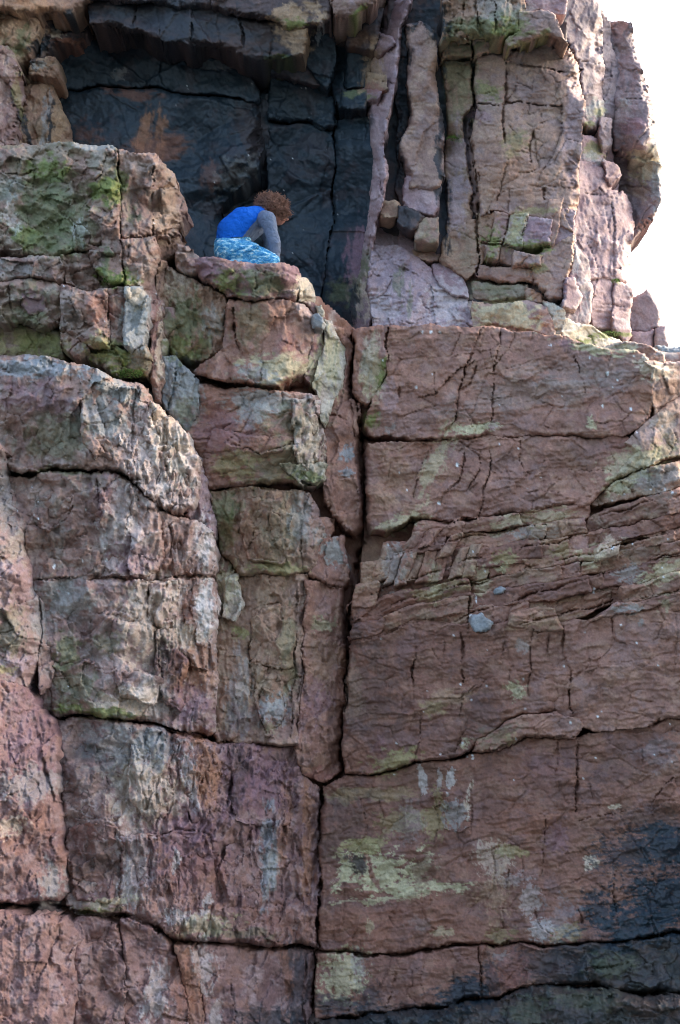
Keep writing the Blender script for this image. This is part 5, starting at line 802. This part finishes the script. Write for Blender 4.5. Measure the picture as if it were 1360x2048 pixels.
moss('small dark moss strip below the grey flake at the foot of the headland', 1168, 674, 18, 4, 16.95, .8)
moss('tiny moss tuft on a shelf of the headland beside the sky', 1231, 562, 9, 4, 17.2)
moss('green moss cushion in the notch under the square mossy shoulder\'s tall crack', 226, 560, 20, 8, 14.98)
moss('moss patch hanging under the shoulder\'s overhang, above the buttress top', 262, 748, 26, 9, 15.1, .8)
moss('little moss tuft on a tan column shelf right of the hanging pillar', 905, 278, 13, 4, 17.1)
# ---- sea below the picture
sm = bpy.data.materials.new('sea_water'); sm.use_nodes = True
p_ = sm.node_tree.nodes['Principled BSDF']; p_.inputs['Base Color'].default_value = (.02, .04, .05, 1); p_.inputs['Roughness'].default_value = .15
nz = sm.node_tree.nodes.new('ShaderNodeTexNoise'); nz.inputs['Scale'].default_value = 2.5; nz.inputs['Detail'].default_value = 5
bm_ = sm.node_tree.nodes.new('ShaderNodeBump'); bm_.inputs['Strength'].default_value = .5; bm_.inputs['Distance'].default_value = .3
sm.node_tree.links.new(nz.outputs['Fac'], bm_.inputs['Height']); sm.node_tree.links.new(bm_.outputs[0], p_.inputs['Normal'])
me = bpy.data.meshes.new('sea'); me.from_pydata([(-1500, -1500, -4.2), (1500, -1500, -4.2), (1500, 1500, -4.2), (-1500, 1500, -4.2)], [], [(0, 1, 2, 3)]); me.materials.append(sm)
so = bpy.data.objects.new('sea', me); COL.objects.link(so); so['kind'] = 'structure'; so['label'] = 'dark calm sea below the foot of the cliff'

# ------------------------------------------------------------------ the person crouching on the ledge
import bmesh
Y0 = 15.95
ZF = V(490, 524, 15.42).z                       # top of the ledge
def pj(px, py, dy=0.0): return V(px, py, Y0 + dy)
PR = root('person', 'person in blue and grey jacket and blue camouflage trousers crouching on the ledge', 'person', None, (pj(490, 560).x, Y0, ZF))
def add_ball(bm, c, r, sq=(1, 1, 1)):
    g = bmesh.ops.create_icosphere(bm, subdivisions=2, radius=1.0)
    for v in g['verts']: v.co = Vector((v.co.x * r * sq[0], v.co.y * r * sq[1], v.co.z * r * sq[2])) + c
def chain(bm, pts):
    for (a, ra), (b, rb) in zip(pts[:-1], pts[1:]):
        n = max(2, int((b - a).length / (.35 * min(ra, rb))))
        for k in range(n + 1): add_ball(bm, a.lerp(b, k / n), ra + (rb - ra) * k / n)
def solid(name, bm, mat, parent, vox=.012, sm=8, crease=0):
    """merge the balls into one continuous skin"""
    me = bpy.data.meshes.new(name); bm.to_mesh(me); bm.free()
    t = bpy.data.objects.new(name, me); COL.objects.link(t)
    r = t.modifiers.new('r', 'REMESH'); r.mode = 'VOXEL'; r.voxel_size = vox
    s = t.modifiers.new('s', 'SMOOTH'); s.iterations = sm; s.factor = .5
    dg = bpy.context.evaluated_depsgraph_get(); m2 = bpy.data.meshes.new_from_object(t.evaluated_get(dg))
    bpy.data.objects.remove(t); bpy.data.meshes.remove(me); m2.name = name
    for p in m2.polygons: p.use_smooth = True
    if crease:                                    # folds of the cloth
        n = len(m2.vertices); co = np.zeros(n * 3); m2.vertices.foreach_get('co', co); co = co.reshape(-1, 3); no = np.zeros(n * 3); m2.vertices.foreach_get('normal', no); no = no.reshape(-1, 3)
        u = (co[:, 0] * .8 + co[:, 2] * .6); w = (-co[:, 0] * .6 + co[:, 2] * .8)
        f = (1 - np.abs(perlin(u * 9 + co[:, 1] * 6, w * 22 + co[:, 1] * 9, 160)) * 2.4) * .6 + (1 - np.abs(perlin(u * 20 + 5, w * 34 + co[:, 1] * 20, 161)) * 2.2) * .3
        co = co + no * (crease * f)[:, None]; m2.vertices.foreach_set('co', co.ravel())
    m2.materials.clear(); m2.materials.append(mat)
    o = bpy.data.objects.new(name, m2); COL.objects.link(o); o.parent = parent
    if parent == PR: o.matrix_parent_inverse = Matrix.Translation(PR.location).inverted()
    return o
def cloth(name, col, bump=.3, sc=60):
    m = bpy.data.materials.new(name); m.use_nodes = True; n = m.node_tree.nodes; l = m.node_tree.links; p = n['Principled BSDF']
    p.inputs['Roughness'].default_value = .85; p.inputs['Specular IOR Level'].default_value = .2
    tc = n.new('ShaderNodeTexCoord'); t = n.new('ShaderNodeTexNoise'); t.inputs['Scale'].default_value = sc; t.inputs['Detail'].default_value = 3; l.new(tc.outputs['Object'], t.inputs['Vector'])
    t2 = n.new('ShaderNodeTexNoise'); t2.inputs['Scale'].default_value = 14; t2.inputs['Distortion'].default_value = 1.2; l.new(tc.outputs['Object'], t2.inputs['Vector'])
    b = n.new('ShaderNodeBump'); b.inputs['Strength'].default_value = bump; b.inputs['Distance'].default_value = .01; l.new(t.outputs['Fac'], b.inputs['Height'])
    b2 = n.new('ShaderNodeBump'); b2.inputs['Strength'].default_value = .5; b2.inputs['Distance'].default_value = .05; l.new(t2.outputs['Fac'], b2.inputs['Height']); l.new(b.outputs[0], b2.inputs['Normal']); l.new(b2.outputs[0], p.inputs['Normal'])
    if col is not None: p.inputs['Base Color'].default_value = tuple(lin(col)) + (1,)
    return m, n, l, p, tc
skin, *_ = cloth('skin', (196, 140, 120), .1)
grey, *_ = cloth('grey_fleece', (112, 122, 140))
blue, nb, lb, pb, _t = cloth('blue_fleece', None)
at = nb.new('ShaderNodeAttribute'); at.attribute_name = 'cloth_colour'; lb.new(at.outputs['Color'], pb.inputs['Base Color'])
camo, nc, lc, pc, tcc = cloth('camouflage_cotton', None)
mp = nc.new('ShaderNodeMapping'); mp.inputs['Rotation'].default_value = (0, math.radians(18), 0); mp.inputs['Scale'].default_value = (18, 18, 46); lc.new(tcc.outputs['Object'], mp.inputs['Vector'])
tn = nc.new('ShaderNodeTexNoise'); tn.inputs['Scale'].default_value = 1.0; tn.inputs['Detail'].default_value = 3; lc.new(mp.outputs[0], tn.inputs['Vector'])
cr = nc.new('ShaderNodeValToRGB'); cr.color_ramp.interpolation = 'CONSTANT'
for k, (ps, c) in enumerate([(0, (50, 126, 178)), (.40, (98, 168, 204)), (.47, (66, 142, 188)), (.52, (150, 204, 222)), (.61, (212, 230, 234))]):
    el = cr.color_ramp.elements[k] if k < 2 else cr.color_ramp.elements.new(ps)
    el.position = ps; el.color = tuple(lin(c)) + (1,)
lc.new(tn.outputs['Fac'], cr.inputs[0]); lc.new(cr.outputs[0], pc.inputs['Base Color'])
# body
bm = bmesh.new()
def fl(px, dy, h): v = pj(px, 540, dy); return Vector((v.x, v.y, ZF + h))
pel, sp1, che, uch = pj(456, 496, .03), pj(464, 472, .04), pj(492, 448, .06), pj(516, 436, .09)
chain(bm, [(pel, .12), (sp1, .105), (che, .115), (uch, .10)])
nk, hd = pj(533, 431, .13), pj(551, 425, .17)
chain(bm, [(uch, .07), (nk, .06), (hd, .07)])
add_ball(bm, hd, .098, (1.05, .85, 1.0)); add_ball(bm, hd + Vector((.03, .03, -.05)), .062, (1, .85, 1))       # skull and jaw, looking down
add_ball(bm, hd + Vector((.105, .03, -.055)), .016); add_ball(bm, hd + Vector((.0, -.085, -.03)), .018, (.8, .5, 1.3)); add_ball(bm, hd + Vector((.0, .085, -.03)), .018, (.8, .5, 1.3))
ARMS = []
for (sx, sy, sdy, ex, ey, edy, wx, wdy) in ((536, 439, -.12, 549, 486, -.15, 551, -.10), (518, 437, .30, 538, 480, .33, 545, .26)):
    sh, el, wr = pj(sx, sy, sdy), pj(ex, ey, edy), fl(wx, wdy, .085)
    ARMS.append((sh, el, wr)); chain(bm, [(uch, .09), (sh, .062), (el, .045), (wr, .030)])
    pm = wr + Vector((.03, .0, -.055)); chain(bm, [(wr, .03), (pm, .032)])
    for k in range(4):                           # four fingers spread on the rock, then the thumb
        o_ = (k - 1.5) * .021; ln = (.062, .074, .07, .052)[k]
        a = pm + Vector((.018, o_, -.006)); b = a + Vector((ln * .5, o_ * .25, .006)); c = b + Vector((ln * .45, o_ * .1, -.02))
        chain(bm, [(a, .0105), (b, .0095), (c, .008)])
    sg = -1 if sdy > 0 else 1
    a = pm + Vector((-.005, .026 * sg, 0)); chain(bm, [(a, .012), (a + Vector((.03, .028 * sg, -.006)), .0105), (a + Vector((.055, .032 * sg, -.014)), .009)])
LEGS = []
for s_, (hx, hy, hdy, mdy, kx, kdy, adx, ady) in enumerate(((455, 500, -.07, -.12, 541, -.16, 452, -.12), (455, 498, .13, .18, 548, .24, 455, .18))):
    hp, md, kn = pj(hx, hy, hdy), pj(500, 510, mdy), fl(kx, kdy, .10); an = fl(adx, ady, .06); to = fl(adx - 24, ady, .03)
    LEGS.append((hp, md, kn, an)); chain(bm, [(pel, .11), (hp, .105), (md, .085), (kn, .062), (an, .042)]); chain(bm, [(an, .042), (fl(adx - 10, ady, .045), .04), (to, .03)])
solid('body', bm, skin, PR, .008, 4)
for sy in (-.032, .036):
    bm = bmesh.new(); add_ball(bm, hd + Vector((.088, .02 + sy, -.03)), .011); me = bpy.data.meshes.new('eye'); bm.to_mesh(me); bm.free(); me.materials.append(grey)
    o = bpy.data.objects.new('eye', me); COL.objects.link(o); o.parent = PR; o.matrix_parent_inverse = Matrix.Translation(PR.location).inverted()
# jacket
bm = bmesh.new()
for dy, k in ((-.065, 1), (.10, 1), (.02, 1.04)):
    D_ = Vector((0, dy, 0))
    chain(bm, [(pj(459, 492, .03) + D_, .118 * k), (pj(465, 468, .04) + D_, .142 * k), (pj(488, 450, .06) + D_, .146 * k), (pj(512, 440, .09) + D_ * .9, .112 * k), (pj(521, 434, .11) + D_ * .6, .085)])
chain(bm, [(pj(521, 431, .11), .09), (pj(531, 425, .13), .078)])
jk = solid('jacket', bm, blue, PR, .009, 10, .006)
# cut the hem
bm = bmesh.new(); bm.from_mesh(jk.data)
h0, h1 = pj(431, 490), pj(506, 477); nrm = (h1 - h0).cross(Vector((0, 1, 0))).normalized()
if nrm.z > 0: nrm = -nrm
bmesh.ops.bisect_plane(bm, geom=bm.verts[:] + bm.edges[:] + bm.faces[:], plane_co=h0, plane_no=nrm, clear_outer=True); bm.to_mesh(jk.data); bm.free()
md_ = jk.modifiers.new('thickness', 'SOLIDIFY'); md_.thickness = .006
n_ = len(jk.data.vertices); co = np.zeros(n_ * 3, np.float32); jk.data.vertices.foreach_get('co', co); co = co.reshape(-1, 3)
# side panel under the arm: measured along the torso, the same on both sides
ax0, ax1 = np.array(pj(470, 482)), np.array(pj(528, 436)); axd = (ax1 - ax0) / np.linalg.norm(ax1 - ax0)
tt = (co - ax0) @ axd / np.linalg.norm(ax1 - ax0); low = np.cross(axd, [0, 1, 0]); low = low if low[2] < 0 else -low
dd = (co - ax0) @ low
edge = .045 - .075 * np.clip(tt - .1, 0, 1)
pan = (dd > edge) & (dd < .10) & (tt > .05)
cc = np.where(pan[:, None], lin((112, 122, 140))[None], lin((20, 98, 196))[None])
a_ = jk.data.attributes.new('cloth_colour', 'FLOAT_COLOR', 'POINT'); a_.data.foreach_set('color', np.concatenate([cc, np.ones((n_, 1))], 1).astype(np.float32).ravel())
for (sh, el, wr) in ARMS:
    bm = bmesh.new(); chain(bm, [(sh + (uch - sh) * .3, .078), (sh, .072), (sh.lerp(el, .5), .060), (el, .054), (el.lerp(wr, .6), .047), (wr + Vector((0, 0, .03)), .042)])
    sl = solid('sleeve', bm, grey, jk, .008, 8, .006)
# trousers
bm = bmesh.new()
chain(bm, [(pel + Vector((-.0, -.05, 0)), .125), (pj(463, 482, .0), .125), (pj(476, 484, .02), .12)]); chain(bm, [(pel + Vector((0, .10, 0)), .125), (pj(462, 484, .12), .12)])
for (hp, md, kn, an) in LEGS:
    chain(bm, [(hp, .122), (md + Vector((.0, 0, .012)), .105), (kn, .082), (kn.lerp(an, .5), .07), (an, .056)])
tr = solid('trousers', bm, camo, PR, .009, 6, .010)
bm = bmesh.new(); q = bmesh.ops.create_cube(bm, size=1); c_ = LEGS[0][1] + Vector((.035, -.108, .035))
for v in q['verts']: v.co = Vector((v.co.x * .10, v.co.y * .02, v.co.z * .035))
bmesh.ops.rotate(bm, verts=q['verts'], cent=(0, 0, 0), matrix=Matrix.Rotation(math.radians(-28), 3, 'Y')); bmesh.ops.translate(bm, verts=q['verts'], vec=c_)
bmesh.ops.bevel(bm, geom=bm.edges[:], offset=.006, segments=2, affect='EDGES')
me = bpy.data.meshes.new('pocket_flap'); bm.to_mesh(me); bm.free(); me.materials.append(camo)
o = bpy.data.objects.new('pocket_flap', me); COL.objects.link(o); o.parent = tr
# curly hair: a soft core and many small coils
hm, nh, lh, ph, _t = cloth('curly_hair', None, .6, 120)
ah = nh.new('ShaderNodeAttribute'); ah.attribute_name = 'mineral'; lh.new(ah.outputs['Color'], ph.inputs['Base Color'])
hr = random.Random(3); vs_, fs_, cs_ = [], [], []
hc = pj(545, 414, .13); tilt = Matrix.Rotation(math.radians(16), 3, 'Y')
def coil(c, ax, r, ln, turns, th, col):
    ax = ax.normalized(); u = ax.orthogonal().normalized(); w = ax.cross(u); ph0 = hr.uniform(0, 6.28); n = 9
    base = len(vs_)
    for k in range(n + 1):
        t = k / n; a = ph0 + turns * 6.283 * t
        p = c + ax * ln * t + (u * math.cos(a) + w * math.sin(a)) * r
        o1 = (u * math.cos(a) + w * math.sin(a)); o2 = ax
        for m in range(3):
            b = m * 2.094; vs_.append(p + (o1 * math.cos(b) + o2 * math.sin(b)) * th * (1 - .5 * t)); cs_.append(col)
        if k:
            for m in range(3):
                i0 = base + (k - 1) * 3; fs_.append((i0 + m, i0 + (m + 1) % 3, i0 + 3 + (m + 1) % 3, i0 + 3 + m))
def lump(d): return 1 + .16 * float(perlin(np.array([d.x * 2.1 + d.y * 1.3 + 4]), np.array([d.z * 2.3 - d.y + 9]), 170)[0]) + .10 * float(perlin(np.array([d.x * 5 + 4]), np.array([d.z * 5 - d.y * 4 + 9]), 171)[0])
for k in range(1700):
    d = Vector((hr.gauss(0, 1), hr.gauss(0, 1), hr.gauss(0, 1))).normalized()
    if d.x > .3 and d.z < -.75: continue
    e = tilt @ Vector((d.x * .148, d.y * .135, d.z * .108)) * lump(d); rad = hr.uniform(.78, 1.03)
    if hr.random() < .03: rad += hr.uniform(0, .06)
    g = hr.uniform(.8, 1.2) * (.75 + .5 * lump(d) * rad - .25); col = lin((150, 112, 94)) * g
    coil(hc + e * rad, (tilt @ d) * .6 + Vector((hr.gauss(0, .7), hr.gauss(0, .7), hr.gauss(0, .7))), hr.uniform(.006, .012), hr.uniform(.02, .05), hr.uniform(.6, 1.6), .0042, col)
bm = bmesh.new(); g = bmesh.ops.create_icosphere(bm, subdivisions=3, radius=1)
b0 = len(vs_)
for v in bm.verts:
    c = v.co; vs_.append(hc + tilt @ Vector((c.x * .128, c.y * .114, c.z * .092)) * lump(c)); cs_.append(lin((120, 92, 76)))
for f in bm.faces: q = [b0 + v.index for v in f.verts]; fs_.append((q[0], q[1], q[2]))
bm.free()
me = bpy.data.meshes.new('hair'); me.from_pydata([tuple(v) for v in vs_], [], fs_); me.materials.append(hm)
a_ = me.attributes.new('mineral', 'FLOAT_COLOR', 'POINT'); a_.data.foreach_set('color', np.concatenate([np.array(cs_), np.ones((len(cs_), 1))], 1).astype(np.float32).ravel())
for p in me.polygons: p.use_smooth = True
o = bpy.data.objects.new('hair', me); COL.objects.link(o); o.parent = PR; o.matrix_parent_inverse = Matrix.Translation(PR.location).inverted()
